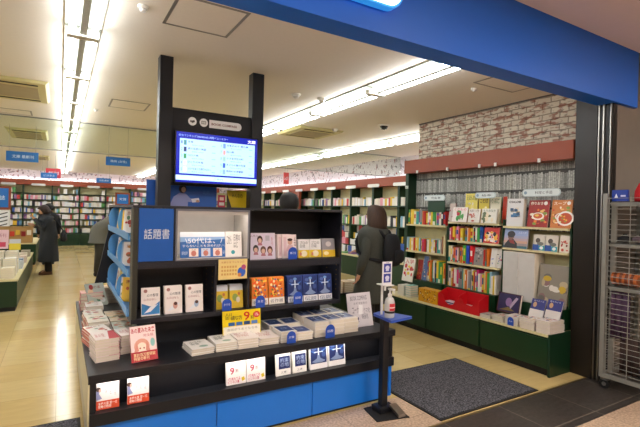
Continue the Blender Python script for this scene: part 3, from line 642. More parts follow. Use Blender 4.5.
# riser under ledge books keeps them at lip height
MB().box(.192, 2.298, 2.7205, 2.80, .3005, .345).build('ledge_riser', BLACK, fx)
b_ = book(.134, .185, .018, art_nine, '#f4f0ee'); L(b_, (.955, 1.096), lambda i: 'white book with a large pink 9, %s one on the ledge' % ('left', 'right')[i], 'books with a 9 on the ledge', R(7), 2.745, .045)
b_ = book(.113, .148, .016, art_navybox, '#eeeeea'); L(b_, (1.312, 1.44), lambda i: 'small white book with a navy box on the cover, %s one on the ledge' % ('left', 'right')[i], 'small navy and white books on the ledge', R(7), 2.745, .045)
b_ = book(.148, .178, .022, art_dragon, '#e9e9ea'); L(b_, (1.582, 1.742), lambda i: 'white edged navy picture book, %s one at the right of the ledge' % ('left', 'right')[i], 'navy picture books on the ledge', R(7), 2.745, .045)

# piles on the counter
zc = .566
def pile(b_, x, y, n, t_, desc, place_, grp, rz=0, jit=.004, z=zc, seed=1):
    r_ = random.Random(seed + int(x * 1000)); locs = []
    for k in range(n): locs.append((x + r_.uniform(-jit, jit), y + r_.uniform(-jit, jit), z + t_ * .0 + k * (t_ + .0006), rz + r_.uniform(-.02, .02)))
    locs = [(a, c - 0, zz, q) for a, c, zz, q in locs]
    multi(b_, [(a, c, zz + t_, q) for a, c, zz, q in locs][::-1], lambda i: '%s, %s from top, %s' % (desc, ordn(i), place_), grp, 0, 0, True)
def new_flat(w_, h_, t_, art, cover, spine=None, rs=False): return book(w_, h_, t_, art, cover, spine, right_spine=rs)
def red_spines(m, w, h):
    m.rect(0, 0, w, h, '#eadfd8').poly([(w * .55, 0), (w, 0), (w, h), (w * .75, h)], '#c03a3c').text('あの夏', w * .1, h * .3, w * .5, h * .7, '#b84a4a', .001)
b_ = new_flat(.135, .19, .0165, red_spines, '#e8d8d4', '#c02a34', True)
pile(b_, .195, 2.90, 8, .0165, 'white and red paperback', 'the near left corner pile', 'white and red paperbacks in the corner pile', .12)
b2 = fresh(b_)
pile(b2, .345, 3.0, 7, .0165, 'white and red paperback', 'the pile behind the standing manga', 'white and red paperbacks behind the standing manga', .15)
b_ = book(.152, .212, .014, art_manga, '#e8c6c4', '#b83a48', band=('#b8202c', bd_text('累計百万部突破\n待望の新刊', '#f2d8a0', .15, .85)), band_h=.28)
multi(b_, [(.385, 2.80, zc + .002)], lambda i: 'pink manga cover with a girl face and red band, standing on the counter corner', 'manga', R(20), .12)
# left long piles
def art_l(seed, base):
    def f(m, w, h):
        r_ = random.Random(seed); m.rect(0, 0, w, h, base)
        for i in range(8): m.disc(w * r_.uniform(.15, .85), h * r_.uniform(.15, .85), w * r_.uniform(.06, .2), h * r_.uniform(.04, .12), r_.choice(['#c86a4a', '#5a8a6a', '#e8c8a0', '#b03a3a', '#dfe4e0', '#8a6a52', '#d8a04a']), .0006 + i * .00003, 10)
        m.text('旅の本', w * .2, h * .75, w * .8, h * .9, '#8a4a3a', .0012)
    return f
spec = [(.185, 3.22, 6, '#e6e0d6', 1, .2), (.185, 3.45, 7, '#e9e2d2', 2, .02), (.175, 3.69, 6, '#ded6c6', 3, .05), (.345, 3.40, 4, '#c8cfc2', 4, .0), (.34, 3.64, 4, '#e0d0b8', 5, .03), (.33, 3.88, 3, '#d2c6b2', 6, -.02), (.18, 3.93, 4, '#dcd6cc', 7, 0), (.2, 4.17, 5, '#e4dcd4', 8, 0)]
nm = ['cream', 'floral cream', 'tan', 'grey green', 'beige', 'brown', 'pale grey', 'white']
for k, (x, y, n, c, sd, rz) in enumerate(spec):
    wd = .135 if x < .25 else .16
    b_ = new_flat(wd, .2, .016, art_l(sd, c), c, random.Random(sd).choice(['#c84a3a', '#d8d0c4', '#b8a890']), False)
    pile(b_, x, y, n, .016, '%s illustrated book' % nm[k], 'the %s pile back along the left counter edge' % ordn(k), 'books piled along the left counter edge', rz)
b_ = new_flat(.18, .16, .03, art_l(12, '#d88a8a'), '#c87a6a', '#b04a4a'); pile(b_, .17, 4.42, 5, .03, 'thick pink and red book', 'the last left counter pile', 'thick books in the last left counter pile', 0, .004)
b_ = new_flat(.16, .16, .03, art_l(13, '#c8b8a8'), '#b8a89a', '#8a9a8a'); pile(b_, .37, 4.66, 5, .03, 'thick grey and pink book', 'the far corner pile of the counter', 'thick books in the far corner pile', 0, .004)
b_ = book(.16, .22, .01, art_l(14, '#b8c0b4'), '#a8b0a4'); multi(b_, [(.24, 4.36, zc + .045)], lambda i: 'grey green book leaning against the thick books at the far left of the counter', 'leaning book', R(35), .3)
# front piles
b_ = new_flat(.148, .20, .013, art_whiteflat, '#efece6'); pile(b_, .735, 2.775, 3, .013, 'white paperback', 'the leftmost white pile on the counter front', 'white paperbacks in the left white pile', .06)
b_ = fresh(b_); pile(b_, .892, 2.785, 4, .013, 'white paperback', 'the second white pile on the counter front', 'white paperbacks in the second white pile', -.02)
b_ = new_flat(.145, .20, .015, art_pinkflat, '#eee6e0'); pile(b_, 1.04, 2.775, 4, .015, 'white book with pink title', 'the pile below the yellow card', 'pink titled books below the yellow card', -.03)
b_ = fresh(b_); pile(b_, 1.20, 2.785, 3, .015, 'white book with pink title', 'pile just right of the yellow card piles', 'pink titled books in the next pile', -.05)
def art_navyflat(m, w, h): m.rect(w * .08, h * .15, w * .92, h * .85, '#23407c').text('約束', w * .3, h * .4, w * .7, h * .65, '#a9bcdf', .001)
pf = new_flat(.125, .185, .018, art_navyflat, '#ece8e2')
for k, (x, y, n) in enumerate(((1.36, 2.775, 4), (1.49, 2.775, 3), (1.36, 2.975, 4), (1.49, 2.975, 4))):
    b_ = pf if k == 0 else fresh(pf)
    pile(b_, x, y, n, .018, 'white edged navy cover book', 'the %s small navy pile' % ('front left', 'front right', 'back left', 'back right')[k], 'small navy books in the %s pile' % ('front left', 'front right', 'back left', 'back right')[k], -.04)
pf = new_flat(.128, .19, .027, art_dragon, '#e6e0d6')
for k, (x, y, n) in enumerate(((1.635, 2.78, 4), (1.772, 2.785, 4), (1.908, 2.79, 4), (1.635, 2.985, 5), (1.772, 2.99, 5), (1.908, 2.995, 4))):
    b_ = pf if k == 0 else fresh(pf); nmn = ('front left', 'front middle', 'front right', 'back left', 'back middle', 'back right')[k]
    if k > 2: n = 5; y -= .008
    pile(b_, x, y, min(n, 4), .027, 'thick navy cover book', 'the %s pile of the big block' % nmn, 'thick navy cover books in the %s pile' % nmn, -.03)
arch_tag((1.74, 2.735, zc), '話題', 'blue arched tag in front of the big block of navy cover piles', 1.15)
arch_tag((1.42, 2.74, zc), '文庫', 'blue arched tag in front of the small navy piles', 1.0)
# yellow sign
m = MB().box(0, .275, 0, .006, 0, .21, '#e9cf18').rect(.005, .005, .27, .085, '#f0eee0').text('人は\n話し方が', .02, .145, .12, .195, '#222222', .001).text('9', .15, .125, .195, .195, '#c83020', .001, .02).text('割', .2, .13, .225, .16, '#222222', .001)
m.text('話し方', .06, .135, .14, .17, '#222222', .0012, .01).disc(.245, .165, .026, .026, '#d03a30', .001).text('100\n万部', .23, .152, .26, .178, '#ffffff', .0014)
for k in range(4): m.rect(.04 + k * .055, .09, .085 + k * .055, .118, ('#2c5c9a', '#3a6ab0', '#2a4a80', '#5a80c0')[k], .001)
m.text('会話がうまくなる本', .03, .05, .25, .07, '#8a8a7a', .001).text('ベストセラー', .03, .02, .2, .036, '#a0a090', .001)
o = m.build('promotional_card', PRINT); place(o, (.99, 2.945, .60), R(8), -.0); tag(o, 'yellow card with a big red 9 standing behind the white piles on the counter', 'card')
st = MB().box(.05, .22, .012, .03, -.035, .1).build('card_support', POSTM, o); o.scale = (1.04, 1, .87)
# handwritten board
m = MB().box(0, .24, 0, .008, 0, .275, '#d6d2d8')
m.text("BOOK COMPASS", .03, .215, .2, .25, '#55556a', .001).text('おすすめ本の', .06, .18, .2, .2, '#5a5a6e', .001).text('コーナー', .04, .11, .13, .165, '#4a4a5c', .001).text('ドラマ化\n映画化', .13, .06, .22, .15, '#5c5c72', .001).text('!!', .05, .04, .1, .08, '#5c5c72', .001)
m.poly([(.1, .1), (.14, .1), (.15, .17), (.11, .18)], '#ececf0', .0012)
m2 = m.build('handwritten_board', PRINT); place(m2, (2.02, 2.88, zc), R(13), .02); tag(m2, 'white handwritten board leaning at the right end of the counter', 'board')
MB().box(.05, .19, .009, .02, .0, .12).build('rear_stay', WHITEP, m2)

# rack books on the left side of the fixture (facing -x)
rk_cols = [('#f0efe8', 'white'), ('#f2d23a', 'yellow'), ('#e8e4e0', 'white'), ('#8ab8e0', 'light blue'), ('#f0c84a', 'yellow'), ('#eeeeee', 'white')]
for k, z in enumerate((1.30, 1.06, .80)):
    for j in range(5):
        c, cn = rk_cols[(j + 2 * k) % 6]
        b_ = book(.135, .175 - .01 * (j % 2), .012, art_l(20 + j + 5 * k, c), c); b_.name = 'magazine'
        M = Matrix.Translation((.394 + (.02 if j > 1 else .0), (3.47, 3.56)[j] if j < 2 else 3.62 + .15 * (j - 1), z + .012)) @ Matrix.Rotation(R(-90 if j > 1 else -42), 4, 'Z') @ Matrix.Translation((-.0, 0, 0)) @ Matrix.Rotation(R(-7), 4, 'X')
        b_.matrix_basis = M; tag(b_, '%s magazine, %s blue side rack of the fixture, %s from the front' % (cn, ('top', 'middle', 'bottom')[k], ordn(j)), 'magazine', 'magazines on the blue side racks')
cleanup()
# ------------------------------------------------------------------ door mats
def mat_obj(x0, x1, y0, y1, label):
    t = tag(empty('door_mat', (x0, y0, .002)), label, 'mat')
    MB().box(.02, x1 - x0 - .02, .02, y1 - y0 - .02, 0, .009).build('carpet_pile', CARPET, t)
    MB().box(0, x1 - x0, 0, .0195, 0, .006).box(0, x1 - x0, y1 - y0 - .0195, y1 - y0, 0, .006).box(0, .0195, .02, y1 - y0 - .02, 0, .006).box(x1 - x0 - .0195, x1 - x0, .02, y1 - y0 - .02, 0, .006).build('rubber_edge', RUBBER, t)
mat_obj(2.40, 3.57, 2.25, 3.17, 'large dark grey entrance mat on the floor in front of the green cabinets')
mat_obj(-1.1, .148, 2.7, 3.50, 'dark speckled mat at the bottom left beside the display fixture')

# ------------------------------------------------------------------ hand sanitiser stand
sd = tag(empty('sanitizer_stand', (2.135, 2.585, .0)), 'black foot pedal sanitiser stand with a blue tray at the right end of the fixture', 'sanitizer stand')
MB().prism([(-.115, .09), (-.16, -.13), (.10, -.185), (.13, .09)], 2, .003, .008).build('floor_plate', RUBBER, sd)
MB().box(-.035, .018, -.03, .02, .0085, .7).build('post', POSTM, sd, bevel=.004)
MB().box(-.075, .055, -.06, .05, .0085, .05).build('foot_block', POSTM, sd, bevel=.006)
pd = MB().prism([(-.17, .012), (-.165, .032), (-.06, .07), (-.06, .05)], 0, .01, .075); pd.build('foot_pedal', STEEL, sd)
MB().prism([(-.03, .105), (.08, .144), (.178, -.10), (-.055, -.14)], 2, .703, .722).build('tray', mat('blue_tray', '#3557b5', rough=.35), sd, bevel=.003)
MB().box(-.008, .008, .0405, .05, .722, .955).box(-.05, .03, -.06, .05, .9555, .963).box(-.056, -.047, -.06, -.045, .925, .955).build('pump_arm', WHITEP, sd)
bt = tag(empty('sanitizer_bottle', (2.13, 2.53, .7225)), 'clear pump bottle of sanitiser with a red label on the blue tray', 'bottle')
BOT = mat('clear_bottle_plastic', '#cfd2d2', rough=.15, alpha=.85)
MB().lathe((0, 0, 0), [(.034, 0), (.038, .008), (.038, .115), (.030, .142), (.014, .155)], 24).build('bottle_body', BOT, bt, smooth=True)
MB().lathe((0, 0, .1555), [(.015, 0), (.015, .02), (.006, .022), (.006, .05)], 16).box(-.012, .012, -.045, .012, .205, .218).tube((0, -.04, .206), (0, -.052, .19), .004).build('pump', WHITEP, bt)
MB().lathe((0, 0, .035), [(.0385, 0), (.0392, .001), (.0392, .015), (.0385, .016)], 24).build('black_strap', RUBBER, bt)
m = MB()
for i in range(6):
    a0, a1 = R(-150 + 16 * i + 20), R(-150 + 16 * (i + 1) + 20); r_ = .0395
    for z0, z1, c in ((.055, .075, '#c9303a'), (.075, .082, '#f2e6e6'), (.082, .108, '#c9303a')):
        m.add([(r_ * math.cos(a0), r_ * math.sin(a0), z0), (r_ * math.cos(a1), r_ * math.sin(a1), z0), (r_ * math.cos(a1), r_ * math.sin(a1), z1), (r_ * math.cos(a0), r_ * math.sin(a0), z1)], [(0, 1, 2, 3)], c)
m.build('label', PRINT, bt)
m = MB().box(0, .09, 0, .004, 0, .175, '#e9e9ee')
for z in (.02, .095):
    m.rect(.012, z, .078, z + .065, '#2f3a9a', .001).disc(.045, z + .035, .02, .016, '#d8dcf0', .0014).rect(.03, z + .01, .06, z + .022, '#d8dcf0', .0014)
m.text('消毒', .03, .162, .06, .172, '#2f3a9a', .001)
o = m.build('instruction_sign', PRINT); o.location = (2.058, 2.535, .964); tag(o, 'white sign with blue hand washing pictures above the sanitiser bottle', 'sign')

# ------------------------------------------------------------------ right hand bookcases
XB, XS, XW = 3.94, 4.28, 4.448
SPW = spine_paper()
BAYS = [('left', 3.985, 4.80), ('middle', 3.18, 3.98), ('right', 2.40, 3.175)]
SH = {'left': (1.355, .985), 'middle': (1.41, 1.178, .905), 'right': (1.39, 1.15)}
for nmx, y0, y1 in BAYS:
    ya, yb = y0 + .003, y1 - .003
    t = tag(empty('bookcase', (XB, ya, 0)), 'green bookcase with cream shelves, %s of the three along the brick wall' % nmx, 'bookcase', )
    def part(n, m, mm, **k):
        o = m.build(n, mm, t, **k); o.location = (-XB, -ya, 0); return o
    part('base_cabinet', MB().box(XB + .012, XW, ya, yb, .07, .37), GREENM)
    part('kick_plate', MB().box(XB + .04, XW, ya, yb, 0, .0695), RUBBER)
    part('drawer_front', MB().box(XB, XB + .0118, ya + .004, yb - .004, .075, .35), GREENM, bevel=.002)
    part('counter_board', MB().box(XB - .005, XW, ya, yb, .3705, .392), SHELFM, bevel=.002)
    if nmx == 'right': part('end_panel', MB().box(XB, XW - .17, y0 - .02, y0 + .0025, 0, .40), mat('green_end_panel', '#0c301c', rough=.4), bevel=.003)
    part('plinth_step', MB().box(XS - .06, XW, ya + .02, yb - .02, .3925, .597), GREENM)
    part('back_panel', MB().box(XW - .012, XW, ya, yb, .598, 1.345), CREAM)
    part('wallpaper_panel', MB().box(XW - .012, XW, ya, yb, 1.3455, 2.075), SPW)
    ztop = {'left': 2.074, 'middle': 1.43, 'right': 1.46}[nmx]
    part('upright', MB().box(XS, XW - .0125, yb - (.06 if nmx == 'left' else .018), yb, .598, ztop), GREENM)
    if nmx != 'middle': part('upright', MB().box(XS + .01, XW - .0125, ya, ya + .018, .598, ztop if nmx == 'right' else 1.35), GREENM)
    for z in SH[nmx]: part('shelf', MB().box(XS - .02, XW - .0125, ya + .02, yb - (.061 if nmx == 'left' else .019), z - .022, z), SHELFM)
hd = tag(empty('header_board', (XS, 2.40, 2.075)), 'terracotta header board running along the brick wall above the bookcases', 'header board')
MB().box(-.01, .168, 0, 2.42, .001, .185).build('board', HEADM, hd)
for k, px_y in enumerate((4.55, 4.0, 3.5, 3.28, 2.75)): MB().box(-.03, -.0105, px_y - 2.42, px_y - 2.395, -.012, .03).build('label_clip', WHITEP, hd)
def oval_label(yl, w_, z, h_, txt, label, X=XS - .03):
    m = MB().prism(roundrect(0, 0, w_, h_, h_ * .48, 5), 1, 0, .006, '#b9c8cc').poly(roundrect(.01, .008, w_ - .01, h_ - .008, h_ * .4, 5), '#dce6e6', .0008)
    m.disc(.04, h_ / 2, .018, .018, '#8aa6b8', .0012).text(txt, w_ * .35, h_ * .3, w_ * .8, h_ * .7, '#38444e', .0014)
    o = m.build('category_label', PRINT); o.matrix_basis = Matrix.Translation((X, yl, z)) @ Matrix.Rotation(R(-90), 4, 'Z'); return tag(o, label, 'label')
oval_label(4.39, .38, 1.68, .075, '児童書', 'pale oval category label above the left green bookcase')
oval_label(3.54, .29, 1.70, .07, '絵本', 'pale oval category label above the middle green bookcase')
oval_label(2.92, .42, 1.71, .08, '料理と手芸', 'pale oval category label above the right green bookcase')
o = MB().box(0, .30, 0, .006, 0, .15, '#17402a').build('category_board', PRINT); o.matrix_basis = Matrix.Translation((XS - .0, 4.34, 1.53)) @ Matrix.Rotation(R(-90), 4, 'Z'); tag(o, 'plain dark green board under the label of the left bookcase', 'board')
o = MB().box(0, .06, 0, .004, 0, .04, '#cfd4c8').text('絵本', .01, .012, .05, .028, '#3a5a48', .001).build('category_board', PRINT); o.matrix_basis = Matrix.Translation((XS - .006, 4.795, 1.86)) @ Matrix.Rotation(R(-90), 4, 'Z'); tag(o, 'tiny pale plate on the tall green upright at the left', 'board')

PAL = {'red': '#c02a2a', 'white': '#e6e2d8', 'yellow': '#e2c63a', 'pink': '#e08aa4', 'green': '#3f9a4a', 'blue': '#2f5cae', 'orange': '#e07a2a', 'cream': '#e3d6a6', 'grey': '#8c8c8c', 'black': '#26262a', 'purple': '#6a4a8a', 'pale blue': '#9cc4dc', 'magenta': '#c8307a', 'brown': '#8a5a3a', 'teal': '#3a9a92'}
def spine(X, y, z, t_, h_, d_, col, r_, lean=0):
    m = MB(); c = .0012
    m.box(0, c, 0, t_, 0, h_, col).box(c, d_, 0, c, 0, h_, col).box(c, d_, t_ - c, t_, 0, h_, col).box(c, d_ - .003, c, t_ - c, .003, h_ - .003, '#e6dfce')
    a = r_.choice(['#f4f0e6', '#222222', '#c03030', '#e8d040', '#2a4a8a'])
    if a.upper() == col.upper(): a = '#f4f0e6'
    zz = h_ * r_.uniform(.72, .85); m.add([(-.0004, t_ * .15, h_ * .45), (-.0004, t_ * .85, h_ * .45), (-.0004, t_ * .85, zz), (-.0004, t_ * .15, zz)], [(0, 3, 2, 1)], a if r_.random() < .55 else col)
    zb = h_ * r_.uniform(.08, .3); m.add([(-.0005, 0, .002), (-.0005, t_, .002), (-.0005, t_, zb), (-.0005, 0, zb)], [(0, 3, 2, 1)], r_.choice([col, col, PAL['white'], PAL['yellow'], PAL['red'], PAL['teal']]))
    o = m.build('book', PRINT); o.matrix_basis = Matrix.Translation((X, y, z)) @ Matrix.Rotation(lean, 4, 'X'); return o
def spine_row(X, yl, yr, z, hr, tr, depth, cols, shelf, seed, grp, lean=0):
    r_ = random.Random(seed); y = yl; i = 0
    while True:
        t_ = r_.uniform(*tr); h_ = r_.uniform(*hr)
        if y - t_ < yr: break
        cn = cols[i % len(cols)] if isinstance(cols, list) and r_.random() < .75 else r_.choice(list(PAL))
        o = spine(X + r_.uniform(0, .02), y - t_, z + .0012, t_, h_, depth, PAL[cn], r_, lean)
        tag(o, '%s book spine, %s from left, %s' % (cn, ordn(i), shelf), 'book', grp); y -= t_ + .0012; i += 1
kids_ = ['white', 'red', 'yellow', 'green', 'cream', 'purple', 'white', 'orange', 'red', 'yellow']
G = 'the %s shelf of the %s bookcase'
spine_row(XS + .0, 4.72, 4.03, 1.355, (.15, .215), (.022, .05), .14, kids_, G % ('top', 'left'), 1, 'spines on the top shelf, left bookcase')
spine_row(XS - .01, 4.73, 4.10, .985, (.17, .185), (.018, .034), .14, ['pale blue', 'white', 'yellow', 'cream', 'red', 'teal', 'white', 'yellow'], G % ('second', 'left'), 2, 'spines on the second shelf, left bookcase')
spine_row(XS - .01, 4.08, 4.02, .985, (.22, .25), (.022, .03), .14, ['brown', 'cream'], 'right end of the second shelf, left bookcase', 22, 'tall spines on the second shelf, left bookcase')
spine_row(XS - .0, 4.33, 4.01, .598, (.24, .29), (.02, .034), .14, ['red', 'yellow', 'orange', 'green', 'yellow'], G % ('bottom', 'left'), 3, 'spines on the bottom shelf, left bookcase')
spine_row(XS - .0, 3.95, 3.72, 1.178, (.15, .18), (.02, .035), .14, ['pink', 'red', 'yellow', 'orange'], G % ('second', 'middle'), 4, 'spines on the second shelf, middle bookcase')
spine_row(XS - .0, 3.71, 3.44, 1.178, (.16, .19), (.02, .035), .14, ['yellow', 'white', 'green', 'orange', 'white'], 'middle stretch of second shelf, middle bookcase', 5, 'middle spines on the second shelf, middle bookcase')
spine_row(XS - .01, 3.95, 3.72, .905, (.16, .21), (.018, .03), .14, ['cream', 'white', 'brown', 'orange'], G % ('third', 'middle'), 6, 'spines on the third shelf, middle bookcase')
for k, (yy, cn) in enumerate(((3.715, 'green'), (3.665, 'blue'), (3.61, 'red'))):
    o = spine(XS - .01, yy - .042, .9062, .04, .225, .15, {'green': '#58b848', 'blue': '#2c4fc0', 'red': '#d8242c'}[cn], random.Random(k)); tag(o, 'thick bright %s book spine on the third shelf of the middle bookcase' % cn, 'book')
spine_row(XS - .0, 3.42, 3.33, .905, (.19, .21), (.018, .028), .14, ['red', 'brown', 'orange'], 'right of the grey cover, third shelf', 7, 'spines right of the grey cover, middle bookcase')
spine_row(XS - .02, 3.95, 3.21, .598, (.20, .255), (.016, .034), .14, ['grey', 'white', 'yellow', 'red', 'white', 'magenta', 'white', 'pink', 'yellow', 'cream', 'orange', 'white'], G % ('bottom', 'middle'), 8, 'spines on the bottom shelf, middle bookcase')

def fo(yl, w_, z, h_, art, cover, label, cat='picture book', t_=.015, X=XS + .0, tilt=R(9), grp=None, nm='picture_book'):
    o = book(w_, h_, t_, art, cover); o.name = nm
    o.matrix_basis = Matrix.Translation((X, yl, z + .0025)) @ Matrix.Rotation(R(-90), 4, 'Z') @ Matrix.Rotation(-tilt, 4, 'X')
    return tag(o, label, cat, grp)
def blobs(seed, base, cols, n=18, title=None, tc='#ffffff', s0=.05, s1=.16):
    def f(m, w, h):
        r_ = random.Random(seed); m.rect(0, 0, w, h, base)
        for i in range(n): m.disc(w * r_.uniform(.14, .86), h * r_.uniform(.12, .7), w * r_.uniform(s0, s1), w * r_.uniform(s0, s1), r_.choice(cols), .0006 + i * .00002, 10)
        if title: m.text(title, w * .1, h * .76, w * .9, h * .94, tc, .0014, .01)
    return f
fo(3.975, .09, 1.41, .235, blobs(1, '#c8b8b0', ['#a0405a', '#d8d0c8'], 8), '#b8566a', 'pink and grey book facing out at the left end of the middle bookcase top')
fo(3.88, .23, 1.41, .185, blobs(2, '#efe6e0', ['#4a9a4a', '#c83a4a', '#e8e0d8', '#5aa85a'], 16, 'くだもの', '#d86a7a'), '#b02c44', 'white picture book with red fruit and green leaves on the middle bookcase top', X=XS - .04)
fo(3.63, .17, 1.41, .165, blobs(3, '#e6e0d6', ['#d8a8a0', '#e8e4dc', '#c86a5a'], 8, 'ゆき', '#a08a80'), '#9a3048', 'pale picture book second from the left in the front row of the middle top', X=XS - .04)
fo(3.44, .21, 1.41, .17, blobs(4, '#e2e0d4', ['#8aa85a', '#5a6a4a', '#e6d8b8', '#b8c8a0'], 14, 'もりのなか', '#6a7a5a'), '#d8d4c8', 'pale picture book with green leaves in the front row of the middle top', X=XS - .04)
fo(3.77, .185, 1.41, .355, blobs(5, '#e8dc6a', ['#f0ead0', '#b86a4a', '#f0e48a'], 7, 'えほんの国', '#5a6a4a'), '#d8c43a', 'tall yellow picture book behind the white fruit book', X=XS + .065, tilt=R(3))
fo(3.565, .145, 1.41, .31, blobs(6, '#e0cc4a', ['#f2eab0', '#c8b02a'], 7, 'ことば', '#6a5a2a'), '#d8c030', 'yellow picture book, second from the left in the back row', X=XS + .065, tilt=R(3))
fo(3.40, .14, 1.41, .305, blobs(7, '#e6e2c8', ['#d8503a', '#8ab86a', '#f0ecd8'], 7, 'りんご', '#4a8a4a'), '#6aa84a', 'cream picture book with green edge in the back row', X=XS + .065, tilt=R(3))
fo(3.245, .05, 1.41, .31, None, '#c8402a', 'red edged picture book at the right end of the back row', X=XS + .085, tilt=R(3))
fo(3.43, .205, 1.178, .185, blobs(9, '#c8302c', ['#f0d8c8', '#2a2624', '#e8b03a', '#f0ece6', '#3a5a9a'], 26, None), '#b8281e', 'red crowded picture cover on the second shelf of the middle bookcase', X=XS)
fo(3.565, .13, .905, .215, blobs(10, '#8e8c8a', ['#bdb9b4', '#5c5a58', '#a08078'], 9, 'DVD', '#d8d4d0'), '#a09c98', 'grey cover facing out beside the bright spines on the third shelf', X=XS)
fo(3.33, .07, .905, .22, blobs(11, '#e4e0da', ['#9aa4c8'], 3), '#d8d8e0', 'narrow white cover facing out on the third shelf of the middle bookcase', X=XS)
fo(3.255, .075, .905, .22, blobs(12, '#d8d0c8', ['#c83a3a', '#3a5aa8', '#3a9a4a', '#222'+'222'], 9), '#b8b0c8', 'colourful cartoon free cover at the right end of the third shelf', X=XS)
S.objects[-1]['label'] = 'cover with red, blue and green shapes at the right end of the third shelf'
# right bay
def art_color(m, w, h):
    m.rect(0, 0, w, h, '#dcdcdc').text('COLOR', w * .1, h * .84, w * .85, h * .92, '#161616', .001, .04)
    r_ = random.Random(5)
    for i in range(14): x = r_.uniform(.2, .65); z = r_.uniform(.32, .62); m.rect(w * x, h * z, w * (x + .2), h * (z + .1), r_.choice(['#c8a03a', '#3a5a7a', '#6a8a5a', '#8a8a8a', '#2f2f33', '#d8d0c0', '#4a7aa8']), .001 + i * .00002)
fo(3.12, .20, 1.39, .30, art_color, '#d6d6d6', 'large white box book titled COLOR on the top shelf of the right bookcase', t_=.05, tilt=R(4), X=XS - .01)
def art_food(seed, base, tt):
    def f(m, w, h):
        m.rect(0, 0, w, h, base); r_ = random.Random(seed)
        for i in range(26): m.disc(w * r_.uniform(.08, .92), h * r_.uniform(.06, .75), w * r_.uniform(.04, .12), h * r_.uniform(.02, .06), r_.choice(['#e8b86a', '#c8401e', '#f0e4c8', '#7a9a3a', '#8a2a1a', '#e87a2a']), .0006 + i * .00002, 10)
        m.disc(w * .5, h * .4, w * .3, h * .14, '#efe8dc', .002).disc(w * .5, h * .41, w * .23, h * .1, '#c85a2a', .0022).disc(w * .45, h * .43, w * .1, h * .04, '#e8c05a', .0024)
        m.text(tt, w * .08, h * .82, w * .7, h * .94, '#f6ead0', .002, .02).disc(w * .82, h * .88, w * .09, w * .09, '#f4f0e8', .0018)
    return f
fo(2.87, .225, 1.39, .285, art_food(6, '#9a1c16', '作りおき'), '#8a1a14', 'dark red cookery magazine on the top shelf of the right bookcase', 'magazine', X=XS - .01, nm='magazine')
def art_soup(m, w, h):
    art_food(7, '#c87a3a', 'スープ')(m, w, h); m.disc(w * .72, h * .34, w * .42, h * .26, '#efece6', .003).disc(w * .72, h * .34, w * .33, h * .2, '#c04a1e', .0032)
    r_ = random.Random(1)
    for i in range(9): m.disc(w * (.72 + r_.uniform(-.25, .2)), h * (.34 + r_.uniform(-.13, .13)), w * .05, h * .03, r_.choice(['#e8b03a', '#7a9a3a', '#e8d8b0']), .0034 + i * .00002, 8)
fo(2.615, .205, 1.39, .285, art_soup, '#b86a2a', 'cookery magazine with a bowl of red soup, right end of the top shelf', 'magazine', X=XS - .01, nm='magazine')
def art_land(m, w, h):
    for i in range(8): m.rect(0, h * i / 8, w, h * (i + 1) / 8, ['#3a6a78', '#9a8a8a', '#c8a08a', '#b8a0a8', '#a0a4c0', '#94a4cc', '#8ca0cc', '#889cc8'][i], .0003)
    m.poly([(w * .02, 0), (w * .6, 0), (w * .58, h * .25), (w * .42, h * .45), (w * .2, h * .42), (w * .08, h * .2)], '#2c2a30', .0007).disc(w * .3, h * .6, w * .14, h * .2, '#7a5a50', .0008).disc(w * .3, h * .7, w * .17, h * .17, '#28242a', .0009).poly([(w * .2, h * .4), (w * .42, h * .4), (w * .5, h * .2), (w * .3, h * .25)], '#8a3030', .0008)
    m.text('人生の旅', w * .6, h * .75, w * .92, h * .85, '#d0d8ea', .001)
fo(3.145, .285, 1.15, .215, art_land, '#8898c0', 'landscape format book with a person under a blue sky, second shelf of the right bookcase', X=XS - .02)
def art_sofa(m, w, h):
    m.rect(0, 0, w, h, '#c9c2b4').disc(w * .4, h * .62, w * .2, h * .16, '#4a4038').disc(w * .62, h * .42, w * .28, h * .12, '#6a6a62', .0008).rect(0, 0, w, h * .3, '#2a9aa8', .001).poly([(0, 0), (w * .55, 0), (w * .5, h * .36), (0, h * .36)], '#1f4c9c', .0012).disc(w * .75, h * .16, w * .15, h * .1, '#e6e8e6', .0013)
fo(2.80, .13, 1.15, .165, art_sofa, '#b8b4a8', 'left of two magazines with blue and teal bands on the second shelf', 'magazine', grp=None, nm='magazine', X=XS - .01)
fo(2.665, .13, 1.15, .165, art_sofa, '#b8b4a8', 'right of two magazines with blue and teal bands on the second shelf', 'magazine', nm='magazine', X=XS - .01)
fo(2.515, .095, 1.15, .17, blobs(15, '#d8cfc0', ['#b02a2a', '#c8503a', '#e8e0d0', '#7a3a2a'], 16, None), '#c8b8a8', 'small red and cream patterned book at the right end of the second shelf', X=XS - .01)
wb = tag(empty('storage_box', (XS - .03, 2.755, .5985)), 'tall plain white two door box standing under the shelf of the right bookcase', 'box')
MB().box(0, .17, 0, .375, 0, .515, '#bdbbb8').build('box_body', PAPER, wb)
for a in (.002, .19): MB().box(-.004, -.0005, a, a + .183, .004, .511).build('door_panel', mat('white_card', '#c9c7c3', rough=.5), wb)
MB().box(-.007, -.0042, .192, .196, .25, .33).build('slot', mat('pale_slot', '#e8e6e2', rough=.5), wb)
fo(2.725, .30, .598, .42, blobs(21, '#8a8478', ['#b8a88a', '#d8d4cc', '#c8a83a', '#8a6a6a', '#6a6660'], 16), '#6e6a62', 'silver grey glossy picture folder at the right end under the shelf', 'folder', nm='folder', X=XS - .03)
